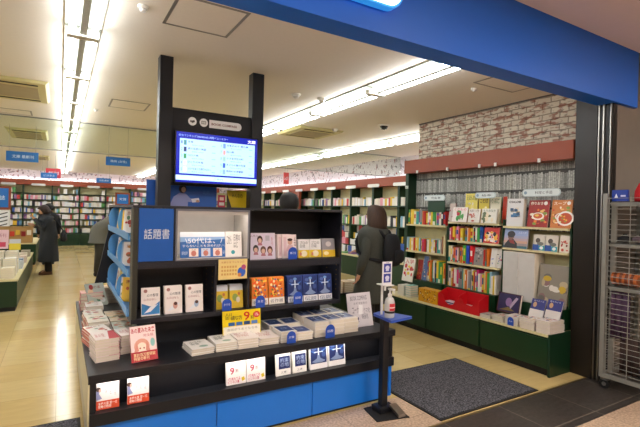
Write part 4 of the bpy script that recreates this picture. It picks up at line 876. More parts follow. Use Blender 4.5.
def art_purple(m, w, h):
    m.rect(0, 0, w, h, '#4a2a28').rect(w * .04, h * .05, w * .96, h * .95, '#2c2650', .0006).disc(w * .5, h * .55, w * .14, h * .22, '#8a6a9a', .001).poly([(w * .6, h * .2), (w * .9, h * .8), (w * .8, h * .85), (w * .55, h * .4)], '#b0a0b8', .001).poly([(w * .1, h * .1), (w * .8, h * .14), (w * .5, h * .3)], '#7a6a3a', .001)
fo(3.12, .27, .46, .21, art_purple, '#3a2a4a', 'dark purple framed picture box leaning in front of the white box', 'box', nm='picture_box', X=XS - .14, tilt=R(12), t_=.03)
# goods on the cabinet tops
zt_ = .3925
for k in range(5):
    b_ = new_flat(.10, .14, .03, blobs(30 + k, '#5ab0a8', ['#d8e8e4'], 5), '#55a8a2', '#4a9a98'); b_.matrix_basis = Matrix.Translation((XB + .05, 4.43, zt_ + .0305 * (k + 1))) @ Matrix.Rotation(R(-90), 4, 'Z') @ Matrix.Rotation(R(-90), 4, 'X')
    tag(b_, 'teal book, %s from the bottom of the teal pile on the left cabinet' % ordn(k), 'book', 'teal pile on the left cabinet')
for k in range(4):
    b_ = new_flat(.12, .16, .034, None, '#dcd6cc', '#c8b8a8'); b_.matrix_basis = Matrix.Translation((XB + .05, 4.58, zt_ + .0345 * (k + 1))) @ Matrix.Rotation(R(-90), 4, 'Z') @ Matrix.Rotation(R(-90), 4, 'X')
    tag(b_, 'pale book, %s from the bottom of the pile left of the teal pile' % ordn(k), 'book', 'pale pile on the left cabinet')
fo(4.74, .21, .55, .33, blobs(41, '#e4e0d4', ['#c83a3a', '#e8c83a', '#e8e4dc', '#c84a4a'], 14, '入学', '#c83a3a'), '#d8d4c8', 'white and red magazine leaning at the left of the bottom shelf', 'magazine', nm='magazine', X=XS - .085, tilt=R(11))
fo(4.52, .09, .598, .27, blobs(42, '#9a2a1e', ['#d87a2a', '#e8b03a'], 6), '#8a1e1a', 'dark red narrow picture book on the bottom shelf of the left bookcase', X=XS - .01)
fo(4.42, .085, .598, .33, blobs(43, '#4a6494', ['#8aa0c0', '#c8c0a8', '#b87a5a'], 12), '#3a5488', 'tall blue picture book on the bottom shelf of the left bookcase', X=XS - .01)
yb_ = tag(empty('display_box', (XB + .03, 3.83, zt_)), 'yellow patterned carton on the cabinet top left of the red display box', 'box')
m = MB().box(0, .12, 0, .325, 0, .165, '#d89c1c')
r_ = random.Random(8)
for i in range(60):
    y = r_.uniform(.01, .30); z = r_.uniform(.01, .15); s_ = r_.uniform(.006, .018); m.add([(-.0006, y, z), (-.0006, y + s_, z), (-.0006, y + s_ * .6, z + s_), (-.0006, y, z + s_)], [(0, 3, 2, 1)], r_.choice(['#2a2420', '#b8641e', '#f0d86a', '#e8e0d0', '#8a4a1a']))
m.build('carton', PRINT, yb_)
o = MB().box(0, .11, 0, .33, 0, .13, '#a39e96').add([(-.001, .02, .02), (-.001, .3, .02), (-.001, .3, .1), (-.001, .02, .1)], [(0, 3, 2, 1)], '#b8b2a8').build('storage_box', PRINT); o.location = (XB + .16, 3.86, zt_); tag(o, 'grey carton behind the yellow patterned carton', 'box')
rb = tag(empty('display_box', (XB + .03, 3.215, zt_)), 'bright red cardboard display box with two openings on the cabinet top', 'box')
RED = mat('red_cardboard', '#c4101c', rough=.4)
MB().box(0, .16, 0, .60, 0, .012).build('bottom', RED, rb); MB().box(.15, .16, 0, .60, .0125, .215).build('back', RED, rb)
for y in (0, .29, .592): MB().prism([(0, .0125), (.1495, .0125), (.1495, .215), (0, .16)], 1, y, y + .008).build('divider', RED, rb)
MB().prism([(0, .0125), (.2895, .0125), (.2895, .13), (.25, .16), (.2, .1), (.1, .09), (0, .15)], 0, -.004, -.0005).prism([(.2905, .0125), (.599, .0125), (.599, .16), (.52, .15), (.48, .07), (.42, .04), (.36, .06), (.32, .13), (.2905, .15)], 0, -.004, -.0005).build('front', RED, rb)
for k, (y, c) in enumerate(((.07, '#e0d8d0'), (.33, '#d8d0d8'))):
    for j in range(3):
        o = MB().box(0, .10, 0, .16, 0, .02, c).add([(-.0005, .01, .004), (-.0005, .15, .004), (-.0005, .15, .016), (-.0005, .01, .016)], [(0, 3, 2, 1)], '#3a4a7a').build('book', PRINT); o.location = (XB + .04, 3.24 + y, zt_ + .0135 + .0205 * j + (.0 if k == 0 else .0))
        tag(o, 'small pale book, %s from the bottom in the %s opening of the red display box' % (ordn(j), ('right', 'left')[k]), 'book', 'small books in the red display box, %s opening' % ('right', 'left')[k])
def cpile(y, x, n, t_, w_, d_, cols, desc, seed, rz=0):
    r_ = random.Random(seed)
    for k in range(n):
        c = r_.choice(cols); b_ = new_flat(w_, d_, t_, blobs(seed * 10 + k, c, ['#b04a4a', '#e8e4dc', '#3a5a9a', '#c8a04a'], 10, '特集', '#8a3a3a'), c, r_.choice(['#b04a50', '#d8d4cc', '#8a8a94', '#c8c4bc'])); b_.name = 'magazine'
        b_.matrix_basis = Matrix.Translation((x + r_.uniform(-.004, .004), y + r_.uniform(-.004, .004), zt_ + (t_ + .0006) * (k + 1))) @ Matrix.Rotation(R(-90) + rz + r_.uniform(-.03, .03), 4, 'Z') @ Matrix.Rotation(R(-90), 4, 'X')
        tag(b_, 'flat magazine, %s from the bottom of %s' % (ordn(k), desc), 'magazine', 'flat magazines in ' + desc)
cpile(3.19, XB + .02, 3, .012, .13, .17, ['#b8b8b4', '#a8aaa6'], 'the grey pile right of the red display box', 2)
cpile(3.04, XB + .02, 5, .011, .14, .18, ['#c8c8bc', '#d8d4c8'], 'the pale pile below the purple picture box', 3)
cpile(2.88, XB + .02, 7, .012, .15, .18, ['#e0dad2', '#d8d0c8'], 'the pile behind the blue tag on the cabinets', 4)
cpile(2.71, XB + .015, 8, .012, .16, .21, ['#e4dcd4', '#d8ccc8'], 'the white pile under the left blue book', 5)
cpile(2.535, XB + .01, 9, .013, .145, .23, ['#e4dcd8', '#dcd0d0'], 'the pink white pile at the cabinet end', 6)
def art_blue2(m, w, h):
    m.rect(0, 0, w, h * .42, '#cfcac6').rect(0, h * .42, w, h, '#2a2f78', .0003).disc(w * .28, h * .68, w * .13, h * .15, '#c8a07a', .0008).text('星をめぐる', w * .15, h * .86, w * .85, h * .94, '#c8cce8', .001)
for k, yl in enumerate((2.715, 2.545)):
    o = fo(yl, .15, zt_ + (.102, .124)[k], .185, art_blue2, '#34387c', '%s of two navy and white books leaning on the piles at the cabinet end' % ('left', 'right')[k], X=XB + .16, tilt=R(22))
arch = MB().prism([(-.035, 0), (-.035, .05)] + [(-.035 * math.cos(R(a)), .05 + .035 * math.sin(R(a))) for a in range(15, 166, 15)] + [(.035, .05), (.035, 0)], 1, 0, .0012, '#1f4fb8').text('人気', -.02, .035, .02, .05, '#e8ecf8', .0008).build('shelf_tag', PRINT)
arch.matrix_basis = Matrix.Translation((XB - .0, 2.80, zt_)) @ Matrix.Rotation(R(-90), 4, 'Z'); tag(arch, 'blue arched tag on the cabinet top among the magazine piles', 'shelf tag')

# ------------------------------------------------------------------ wall bookcases far right and back
XF = 6.32
oth = MB(); r_ = random.Random(99); hues = ['#e6e2d6', '#e0dcd6', '#eae8e6', '#dcd4d4', '#e6dce0', '#cfc8c0', '#e8e6e8', '#d8cfc0', '#e6e2d6', '#c84a4a', '#3a5fae', '#e0b83a', '#dfe4e8', '#7fb0cc', '#e59aae', '#5a9a5a', '#2c2c34', '#e4ded0', '#8a6a9a']
def box_books(x0, x1, y0, y1, z, h0, h1, axis, wr, gapf=.0):
    p = (y0 if axis == 'y' else x0); e = (y1 if axis == 'y' else x1)
    while p < e:
        t_ = r_.uniform(*wr); h_ = r_.uniform(h0, h1); t_ = min(t_, e - p)
        if t_ < .01: break
        if r_.random() > gapf:
            c = r_.choice(hues)
            if axis == 'y': oth.box(x0 + r_.uniform(0, .02), x1, p, p + t_ - .001, z, z + h_, c)
            else: oth.box(p, p + t_ - .001, y0 + r_.uniform(0, .02), y1, z, z + h_, c)
        p += t_
ys = [7.48 - .93 * 2 + .93 * k for k in range(15)]
for i, y in enumerate(ys[:-1]):
    if y + .93 > 19.2: break
    t = tag(empty('wall_bookcase', (XF, y, 0)), 'green and cream wall bookcase, %s along the far right wall counted from the entrance' % ordn(i), 'bookcase', 'wall bookcases along the far right wall')
    MB().box(.40, .42, .0, .925, .5, 2.12).build('back_panel', CREAM, t)
    MB().box(.12, .3995, .86, .925, .49, 2.12).build('upright', GREENM, t)
    for z in (1.67, 1.2): MB().box(.12, .3995, 0, .859, z - .025, z).build('shelf', GREENM, t)
    MB().prism([(.0, .49), (.3995, .49), (.3995, 1.0), (.36, 1.0)], 1, 0, .859).build('magazine_slope', GREENM, t)
    MB().box(-.3, .42, 0, .925, 0, .455).build('base_cabinet', GREENM, t); MB().box(-.32, .42, 0, .925, .4555, .4895).build('counter_board', SHELFM, t)
    box_books(XF + .14, XF + .32, y, y + .855, 1.67, .16, .22, 'y', (.04, .1))
    box_books(XF + .14, XF + .32, y, y + .855, 1.2, .17, .25, 'y', (.03, .1))
    for j, z in enumerate((.52, .68, .84, .99)):
        box_books(XF + .0 + .1 * j, XF + .03 + .1 * j, y + .01, y + .855, z - (.03 if j == 0 else 0), .13, .19, 'y', (.09, .16))
    box_books(XF - .28, XF - .1, y + .01, y + .92, .49, .02, .08, 'y', (.14, .2), .1)
h2 = tag(empty('header_board', (XF, 5.6, 2.121)), 'terracotta header board along the far right wall with white oval labels', 'header board')
MB().box(0, .42, 0, 13.0, .001, .19).build('board', HEADM, h2)
for k in range(13):
    MB().prism(roundrect(0, 0, .44, .075, .035, 5), 1, -.014, -.001, '#e4e6e2').build('oval_label', PAINT, h2).matrix_basis = Matrix.Translation((0, .75 + .93 * k + .2, -.02 + .0)) @ Matrix.Rotation(R(-90), 4, 'Z')
# wooden door frame on the far right wall
t = tag(empty('wooden_frame', (XF - .04, 11.75, .5)), 'reddish wooden frame standing among the far right wall bookcases', 'frame')
WD = mat('red_brown_wood', '#8a3f22', rough=.5, var=.2, scale=8)
for a, b_ in ((0, .12), (.95, 1.07)): MB().box(-.04, .03, a, b_, 0, 1.6).build('side_rail', WD, t)
MB().box(-.04, .03, .1205, .9495, 1.5, 1.6).build('top_rail', WD, t)
MB().box(0, .02, .1205, .9495, 0, 1.4995).build('dark_panel', mat('dark_panel', '#2a2622', rough=.6), t)
# back wall
YF = 19.25
for i in range(9):
    x = -3.87 + .908 * i
    t = tag(empty('wall_bookcase', (x, YF, 0)), 'tall bookcase packed with books, %s from the left along the rear wall' % ordn(i), 'bookcase', 'wall bookcases along the rear wall')
    MB().box(0, .9, .32, .34, .44, 2.24).build('back_panel', CREAM, t); MB().box(.0, .9, -.25, .34, 0, .43).build('base_cabinet', GREENM, t)
    MB().box(.86, .9, .0, .3195, .44, 2.24).build('upright', GREENM, t)
    zs_ = (.44, .72, .96, 1.20, 1.44, 1.68, 1.92)
    for z in zs_: MB().box(0, .859, .02, .3195, z - .0, z + .025).build('shelf', GREENM, t)
    for j, z in enumerate(zs_):
        box_books(x + .01, x + .855, YF + .03, YF + .25, z + .026, .14, .2, 'x', (.035, .1), .03 if j < 6 else (.97, .35, .9)[i % 3])
for i in range(3): 
    x = 4.3 + .8 * i
    t = tag(empty('wall_bookcase', (x, YF, 0)), 'tall bookcase, %s from the left end of the right part of the rear wall' % ordn(i), 'bookcase', 'wall bookcases along the rear wall, right part')
    MB().box(0, .79, .32, .34, .44, 2.24).build('back_panel', CREAM, t); MB().box(.0, .79, 0, .3195, 0, .43).build('base_cabinet', GREENM, t)
    for z in (.44, 1.2, 1.68): MB().box(0, .79, .02, .3195, z, z + .025).build('shelf', GREENM, t)
    for z in (1.2, 1.68): box_books(x + .01, x + .78, YF + .03, YF + .25, z + .026, .14, .2, 'x', (.035, .1), .03)
h3 = tag(empty('header_board', (-3.95, YF, 2.241)), 'terracotta header board along the rear wall with white oval labels', 'header board')
MB().box(0, 10.1, -.02, .33, .001, .20).build('board', HEADM, h3)
for k in range(11): MB().prism(roundrect(.3 + .908 * k, -.03, .75 + .908 * k, .05, .04, 5), 1, -.035, -.021, '#e4e6e2').build('oval_label', PAINT, h3)
STR2 = mat('cove_light', '#ffffff', emit='#ffffff', power=9)
o = MB().box(-3.9, 6.1, YF + .28, YF + .30, 2.443, 2.458).build('cove_light', STR2); tag(o, 'slim light strip on top of the rear wall header board', 'light strip')
o = MB().box(XF + .38, XF + .40, 5.7, 18.4, 2.312, 2.326).build('cove_light', STR2); tag(o, 'slim light strip on top of the far right header board', 'light strip')

# blue hanging signs
def hang(x0, x1, y, z0, z1, c, txt, label, n=2):
    w_ = x1 - x0; t = tag(empty('hanging_sign', (x0, y, z0)), label, 'hanging sign')
    m = MB().box(0, w_, 0, .012, 0, z1 - z0, c).text(txt, w_ * .18, (z1 - z0) * .33, w_ * .85, (z1 - z0) * .67, '#d8e8f8', .001, .01); m.build('sign_board', PRINT, t)
    w2 = MB();
    for k, x in enumerate((.04, w_ - .04)): MB().tube((x, .006, z1 - z0), (x, .006, CZ - z0), .003, n=6).build('hanging_wire', WIRE, t)
hang(-.76, -.32, 8.6, 2.20, 2.36, '#2c74c4', '文庫 最新刊', 'blue hanging sign at the upper left in the left aisle')
hang(.63, 1.0, 7.95, 2.18, 2.32, '#2c74c4', '雑誌 (女性)', 'blue hanging sign beside the left post, right of the left aisle')
hang(-.44, -.08, 13.2, 2.19, 2.33, '#2c74c4', 'ビジネス', 'small blue hanging sign in front of the red one')
hang(-.36, .0, 14.2, 2.26, 2.52, '#c83a48', '新刊', 'red hanging sign far back in the left aisle')
hang(.85, 1.22, 13.6, 2.16, 2.29, '#2c74c4', '文芸 歴史', 'small blue hanging sign far back in the middle')
hang(5.34, 5.50, 11.0, 2.25, 2.57, '#c84a4a', 'レジ', 'red vertical hanging sign far back at the right')
# framed blue category boards at the rear
def framed(x0, x1, y, z0, z1, txt, label):
    t = tag(empty('framed_sign', (x0, y, z0)), label, 'sign'); w_, h_ = x1 - x0, z1 - z0
    MB().box(0, w_, 0, .03, 0, h_).build('frame', WD, t); MB().box(.06, w_ - .06, -.004, -.0005, .06, h_ - .06, '#1f6ec0').text(txt, w_ * .25, h_ * .4, w_ * .75, h_ * .6, '#e0ecf8', .006).build('sign_face', PRINT, t)
    MB().box(.04, w_ - .04, .0, .03, -z0 + .0, -.001).build('stand_panel', WD, t)
framed(1.72, 2.22, 17.5, 1.55, 2.02, '文芸', 'brown framed blue sign at the rear wall just left of the fixture')
framed(-1.78, -1.23, 15.5, 1.35, 2.02, '雑誌', 'brown framed blue sign at the left edge of the view')

# ------------------------------------------------------------------ left display tables
def table(x0, x1, y0, y1, h_, label):
    t = tag(empty('display_table', (x0, y0, 0)), label, 'display table')
    MB().box(.02, x1 - x0 - .02, .02, y1 - y0 - .02, 0, .06).build('plinth', RUBBER, t)
    n = 3; d = (y1 - y0) / n
    for k in range(n): MB().box(0, x1 - x0, d * k + .002, d * (k + 1) - .002, .0605, h_ - .03).build('cabinet_body', GREENM, t, bevel=.004)
    MB().box(-.01, x1 - x0 + .01, -.01, y1 - y0 + .01, h_ - .0295, h_).build('table_top', SHELFM, t, bevel=.003)
table(-2.1, -.50, 7.45, 11.6, .45, 'low green display table with book piles at the left edge')
table(-2.1, -.50, 13.0, 15.2, .55, 'second green display table further back at the left')
for j, (yy, n, cn, cc) in enumerate(((7.50, 6, 'cream', '#e6dfc8'), (7.80, 10, 'white', '#e4e2da'), (8.15, 13, 'pale', '#dcdcd0'))):
    for i in range(3):
        c2 = (cc, '#dfd6bc', '#d0d4c8')[i]
        for k in range(n if j else n):
            x_, z_ = -.70 - .175 * i, .451 + .0255 * k; oth.box(x_, x_ + .155, yy, yy + .21, z_, z_ + .0245, c2).box(x_ + .001, x_ + .154, yy - .0012, yy - .0002, z_ + .003, z_ + .0215, '#efe8d0')
lean = [(-.66, 8.6, '#c9d2da', 'pale blue'), (-.68, 9.0, '#8fa8c0', 'blue'), (-.66, 9.5, '#d8c8bc', 'pink beige'), (-.68, 10.0, '#e0d8c8', 'cream'), (-.66, 10.6, '#b0a898', 'tan')]
for k, (x, y, c, cn) in enumerate(lean):
    for j in range(4): oth.box(x, x + .15, y, y + .2, .451 + .031 * j, .481 + .031 * j, c)
tag(oth.build('shelved_books', PRINT), 'many small books and magazines on the distant bookcases and the left tables', 'books', kind='stuff')
def card(x, y, z, w_, h_, c, art, label, nm='promotional_card', tilt=R(10)):
    m = MB().box(0, w_, 0, .008, 0, h_, c)
    if art: art(m, w_, h_)
    o = m.build(nm, PRINT); place(o, (x, y, z), tilt); return tag(o, label, 'card')
card(-.86, 8.42, .80, .17, .30, '#e8c4cc', lambda m, w, h: m.rect(w * .2, h * .1, w * .8, h * .35, '#c83a5a', .001).text('新刊', w * .2, h * .6, w * .8, h * .8, '#b05a70', .001), 'pink card standing on the pale piles of the left table')
card(-.68, 8.42, .78, .15, .17, '#e6d23a', lambda m, w, h: m.rect(0, h * .6, w, h, '#c8ccd0', .001), 'yellow and grey card standing on the piles beside the pink card')
S.objects[-1].location.z = .78
def stripes(m, w, h):
    m.rect(w * .05, h * .05, w * .95, h * .95, '#e4e6e4', .0006)
    for i in range(4): m.poly([(w * .1, h * (.1 + .17 * i)), (w * .9, h * (.35 + .17 * i)), (w * .9, h * (.4 + .17 * i)), (w * .1, h * (.15 + .17 * i))], '#3a3c3a', .001 + i * .0001)
card(-1.62, 13.45, .80, .54, .56, '#d8dad4', stripes, 'white poster with black diagonal strokes on the second left table', 'poster', R(6))
t = tag(empty('display_crate', (-1.30, 13.02, .551)), 'open wooden crate of red and yellow goods on the second left table', 'crate')
OAK = mat('light_oak', '#b08a52', rough=.5)
MB().box(0, .72, 0, .02, 0, .34).build('front_panel', OAK, t); MB().box(0, .72, .3, .32, 0, .40).build('rear_panel', OAK, t); MB().box(0, .02, .0205, .2995, 0, .36).box(.70, .72, .0205, .2995, 0, .36).build('side_panel', OAK, t)
for k in range(6): o = MB().box(0, .09, 0, .012, 0, .12, ['#b8281e', '#e0c89a', '#c8402a', '#d8b03a', '#8a1e1e', '#e6dcc8'][k]).build('book', PRINT); o.location = (-1.27 + .115 * k, 13.0, .72 + .03 * (k % 2)); tag(o, '%s small book hung on the crate front, %s from the left' % (['red', 'cream', 'orange red', 'yellow', 'dark red', 'white'][k], ordn(k)), 'book', None)

t = tag(empty('display_table', (3.2, 5.0, 0)), 'low dark green table with tan book piles behind the right end of the fixture', 'display table')
MB().box(0, .62, 0, 1.0, 0, .36).build('cabinet_body', GREENM, t, bevel=.004); MB().box(-.01, .63, -.01, 1.01, .3605, .38).build('table_top', BLACK, t)
for i in range(3):
    for k in range(6):
        o = MB().box(0, .14, 0, .2, 0, .024, ['#d8c8a8', '#c8b090', '#e0d6c0'][i]).box(.001, .139, -.0012, -.0002, .003, .021, '#f0e8d8').build('magazine', PRINT); o.location = (3.24 + .17 * i, 5.02, .381 + .025 * k)
        tag(o, 'tan magazine, %s from the bottom, %s pile on the dark green table behind the fixture' % (ordn(k), ordn(i)), 'magazine', 'tan magazines on the dark green table, %s pile' % ordn(i))

# ------------------------------------------------------------------ people
SKIN = mat('skin', '#c99a7c', rough=.55, var=.04)
def hair_mat(c):
    n_ = 'hair_' + c.strip('#')
    if n_ in MATS: return MATS[n_]
    m = mat(n_, c, rough=.62, var=.45, scale=55, bump=.5); nt = m.node_tree
    mp = nt.nodes.new('ShaderNodeMapping'); mp.inputs['Scale'].default_value = (1, 1, .08); tc = [n for n in nt.nodes if n.type == 'TEX_COORD'][0]; nz = [n for n in nt.nodes if n.type == 'TEX_NOISE'][0]
    nt.links.new(tc.outputs['Object'], mp.inputs['Vector']); nt.links.new(mp.outputs[0], nz.inputs['Vector']); return m
def cloth(name, c): return mat(name, c, rough=.85, var=.18, scale=60, bump=.2)
def person(label, loc, rz, H=1.62, bend=0, coat=('#33352f', .45), legs='#26262a', shoes='#2a1e18', hair=('#1c1613', 'bob'), armsL=None, armsR=None, coat_name='coat', headtilt=0, skirt=None, build_=1.0):
    k = H / 1.62; root = tag(empty('person', loc, rz), label, 'person')
    hip = Vector((0, 0, .86))
    def U(p):
        p = Vector(p)
        if bend and p.z > .86:
            d = p - hip; f = min(1, (p.z - .86) / .25); d.rotate(Euler((bend * f, 0, 0))); p = hip + d
        return p * k
    hb = Vector((0, -.01, 1.40))
    def Hd(p):
        d = Vector(p) - hb
        d.rotate(Euler((headtilt, 0, 0))); return U(hb + d)
    # skin-modifier body
    V = []; E_ = []; Rr = []
    def v(p, r): V.append(p); Rr.append(r * k); return len(V) - 1
    def e(a, b_): E_.append((a, b_))
    pel = v(U((0, 0, .88)), .12); sp = v(U((0, 0, 1.08)), .105); ch = v(U((0, 0, 1.24)), .12); nk = v(U((0, 0, 1.35)), .05); hd0 = v(Hd((0, -.01, 1.43)), .065); hd1 = v(Hd((0, -.015, 1.51)), .092); hd2 = v(Hd((0, -.01, 1.575)), .06); ns = v(Hd((0, -.118, 1.485)), .014)
    for a, b_ in ((pel, sp), (sp, ch), (ch, nk), (nk, hd0), (hd0, hd1), (hd1, hd2), (hd1, ns)): e(a, b_)
    for s_ in (-1, 1):
        ear = v(Hd((s_ * .095, .005, 1.49)), .016); e(hd1, ear)
    defa = lambda s_: ((s_ * .23, .02, 1.03), (s_ * .22, -.06, .80))
    wr = {}
    for s_, arm in ((-1, armsR), (1, armsL)):
        el, wri = arm or defa(s_)
        fu = (lambda p: Vector(p) * k)
        sh = v(U((s_ * .165, 0, 1.29)), .05); e(ch, sh)
        E1 = v(fu(el) if arm else U(el), .036); e(sh, E1); W = v(fu(wri) if arm else U(wri), .026); e(E1, W); wr[s_] = (V[sh], V[E1], V[W])
        d = (V[W] - V[E1]).normalized(); sd_ = d.cross(Vector((0, 1, 0)) if abs(d.y) < .8 else Vector((0, 0, 1))).normalized()
        pm = v(V[W] + d * .055 * k, .028); e(W, pm)
        nrm = d.cross(sd_).normalized()
        for j, ln in enumerate((.062, .072, .068, .052)):
            o_ = sd_ * (.027 - .018 * j) * k
            a1 = v(V[pm] + o_ + d * .035 * k, .0095); a2 = v(V[a1] + (d * .9 + nrm * .3).normalized() * ln * .5 * k, .0085); a3 = v(V[a2] + (d * .7 + nrm * .7).normalized() * ln * .5 * k, .007)
            e(pm, a1); e(a1, a2); e(a2, a3)
        t1 = v(V[W] + d * .03 * k + sd_ * .032 * k, .011); t2 = v(V[t1] + (d + sd_ * .5).normalized() * .035 * k, .009); e(W, t1); e(t1, t2)
        hp = v(Vector((s_ * .085, 0, .84)) * k, .085); kn = v(Vector((s_ * .09, -.015, .47)) * k, .055); an = v(Vector((s_ * .09, .01, .09)) * k, .038); to = v(Vector((s_ * .1, -.14, .045)) * k, .032)
        e(pel, hp); e(hp, kn); e(kn, an); e(an, to)
    me = bpy.data.meshes.new('body'); me.from_pydata([tuple(p) for p in V], E_, []); ob = bpy.data.objects.new('body', me); COL.objects.link(ob)
    md = ob.modifiers.new('skin', 'SKIN')
    for i, sv in enumerate(me.skin_vertices[0].data): sv.radius = (Rr[i], Rr[i]); sv.use_root = (i == 0)
    ss = ob.modifiers.new('sub', 'SUBSURF'); ss.levels = 1; ss.render_levels = 1
    dg = bpy.context.evaluated_depsgraph_get(); m2 = bpy.data.meshes.new_from_object(ob.evaluated_get(dg)); bpy.data.objects.remove(ob)
    m2.materials.clear(); m2.materials.append(SKIN)
    for p in m2.polygons: p.use_smooth = True
    body = bpy.data.objects.new('body', m2); COL.objects.link(body); body.parent = root
    def bend_build(mb, nm_, m_, fn=U):
        for i, p in enumerate(mb.v): mb.v[i] = fn(p)
        return mb.build(nm_, m_, root, smooth=True)
    CM = cloth('cloth_' + coat[0].strip('#'), coat[0]); LM = cloth('cloth_' + legs.strip('#'), legs); z0 = coat[1]; b1 = build_
    # coat body with a slight flare, folds by radius ripple
    rings = []
    zz = [z0, z0 + .02, .7, .86, .95, 1.02, 1.10, 1.18, 1.25, 1.30, 1.335, 1.365, 1.385]
    rx = [.235, .235, .215, .20, .185, .18, .19, .205, .212, .20, .15, .085, .07]; ry = [.18, .18, .165, .155, .145, .14, .145, .15, .145, .13, .11, .08, .07]
    mb = MB(); rr = [(0, .0, z, a * b1, b_ * b1) for z, a, b_ in zip(zz, rx, ry) if z >= z0]
    mb.loft(rr, 28)
    n = 28
    for i, p in enumerate(mb.v):
        if p.z < .9: q = 1 + .045 * math.sin(6 * 2 * math.pi * (i % n) / n) * (.9 - p.z) / .45; p.x *= q; p.y *= q
    ct = bend_build(mb, coat_name, CM)
    cl = MB().loft([(0, -.0, 1.355, .085, .085), (0, -.005, 1.40, .083, .08), (0, -.005, 1.402, .06, .06), (0, 0, 1.36, .055, .055)], 20, cap=False); bend_build(cl, 'collar', CM)
    for s_ in (-1, 1):
        a, b_, c = wr[s_]
        m = MB().pipe([a + (Vector((0, 0, .0))), a * .5 + b_ * .5, b_, b_ * .5 + c * .5, c], [.074 * k, .066 * k, .058 * k, .052 * k, .046 * k], 14); m.build('sleeve', CM, root, smooth=True)
    for s_ in (-1, 1):
        m = MB().pipe([Vector((s_ * .085, 0, .86)) * k, Vector((s_ * .09, -.01, .47)) * k, Vector((s_ * .09, .01, .07)) * k], [.105 * k, .08 * k, .07 * k], 14); m.build('trouser_leg', LM, root, smooth=True)
        m = MB().loft([(s_ * .095 * k, -.05 * k, .0, .048 * k, .135 * k), (s_ * .095 * k, -.05 * k, .03, .048 * k, .135 * k), (s_ * .095 * k, -.03 * k, .065, .042 * k, .10 * k), (s_ * .092 * k, .01 * k, .10, .04 * k, .05 * k)], 18); m.build('shoe', mat('leather_' + shoes.strip('#'), shoes, rough=.4), root, smooth=True)
    HM = hair_mat(hair[0])
    m = MB()
    if hair[1] == 'long':
        m.loft([(0, .05, 1.24, .11, .05), (0, .05, 1.28, .155, .09), (0, .045, 1.38, .158, .11), (0, .035, 1.46, .15, .12), (0, .02, 1.53, .135, .122), (0, .01, 1.59, .10, .10), (0, 0, 1.615, .05, .05), (0, 0, 1.622, .01, .01)], 24)
        for i, p in enumerate(m.v):
            if p.y < -.055 and p.z < 1.54: p.y = -.055 + (p.y + .055) * .1
    elif hair[1] == 'bob':
        m.loft([(0, .035, 1.38, .085, .06), (0, .03, 1.42, .115, .09), (0, .025, 1.48, .122, .105), (0, .012, 1.54, .118, .115), (0, .004, 1.59, .09, .09), (0, 0, 1.618, .04, .04)], 24)
        for i, p in enumerate(m.v):
            if p.y < -.055 and p.z < 1.545: p.y = -.05
    else:
        m.loft([(0, .03, 1.43, .08, .06), (0, .02, 1.48, .103, .09), (0, .01, 1.54, .106, .108), (0, .0, 1.59, .08, .085), (0, 0, 1.612, .03, .03)], 24)
        for i, p in enumerate(m.v):
            if p.y < -.06 and p.z < 1.55: p.y = -.05
    r3 = random.Random(5)
    for i, p in enumerate(m.v): q = 1 + r3.uniform(-.03, .03); p.x *= q
    bend_build(m, 'hair', HM, Hd)
    fm = MB()
    for s_ in (-1, 1): fm.ball((s_ * .033, -.098, 1.50), .012, .006, .007, 8, 6, '#15100e')
    bend_build(fm, 'eyes', PAINT, Hd)
    bend_build(MB().ball((0, -.098, 1.448), .022, .006, .007, 10, 6, '#9a4a44'), 'mouth', PAINT, Hd)
    return root, U, Hd, k
# woman at the right shelves, seen from behind
root, U, Hd, k = person('person seen from behind in a dark grey coat, black backpack, long brown hair', (3.36, 4.32, 0), R(205), 1.60, coat=('#40423b', .42), hair=('#3d2719', 'long'), legs='#1e1f22', build_=1.25,
    armsL=((.255, .03, 1.03), (.25, -.06, .77)), armsR=((-.25, -.04, 1.04), (-.14, -.26, 1.02)))
BP = cloth('black_nylon', '#15161a')
bp = tag(empty('backpack', (3.36, 4.32, 0), R(205)), 'black backpack worn by the person in the dark grey coat', 'backpack')
m = MB().loft([(0, .235, .86, .12, .06), (0, .245, .88, .155, .085), (0, .25, 1.0, .16, .095), (0, .245, 1.14, .15, .085), (0, .235, 1.23, .12, .065), (0, .23, 1.25, .06, .04)], 24); m.build('bag_body', BP, bp, smooth=True)
m = MB().loft([(0, .335, .90, .09, .02), (0, .345, .93, .115, .03), (0, .345, 1.04, .11, .03), (0, .335, 1.06, .08, .02)], 20); m.build('front_pocket', BP, bp, smooth=True)
for s_ in (-1, 1): MB().pipe([(s_ * .09, .2, 1.20), (s_ * .11, .15, 1.27), (s_ * .13, .03, 1.315), (s_ * .14, -.12, 1.26), (s_ * .14, -.17, 1.14), (s_ * .19, -.12, 1.02), (s_ * .215, .04, .95), (s_ * .13, .2, .92)], .022, 8).build('shoulder_strap', BP, bp, smooth=True)
# woman far left reading
root, U, Hd, k = person('person in a long dark coat reading in the left aisle, brown shoes', (-.20, 11.2, 0), R(-90), 1.52, coat=('#22262b', .30), hair=('#2a1a14', 'bob'), legs='#16161a', shoes='#5a3822', headtilt=R(28), bend=R(6),
    armsL=((.22, -.10, 1.06), (.06, -.27, 1.27)), armsR=((-.22, -.08, 1.04), (-.08, -.28, 1.12)), build_=1.15)
bg = tag(empty('shoulder_bag', (.08, 11.15, .72), R(-90)), 'black shoulder bag on the person in the long dark coat', 'bag')
m = MB().loft([(0, 0, 0, .16, .05), (0, 0, .03, .18, .07), (0, 0, .16, .15, .06), (0, 0, .24, .09, .03)], 20); m.build('bag_body', BP, bg, smooth=True)
MB().pipe([(-.08, 0, .2), (-.05, -.15, .45), (.02, -.25, .56), (.08, -.12, .42), (.08, 0, .2)], .012, 8).build('strap', BP, bg, smooth=True)
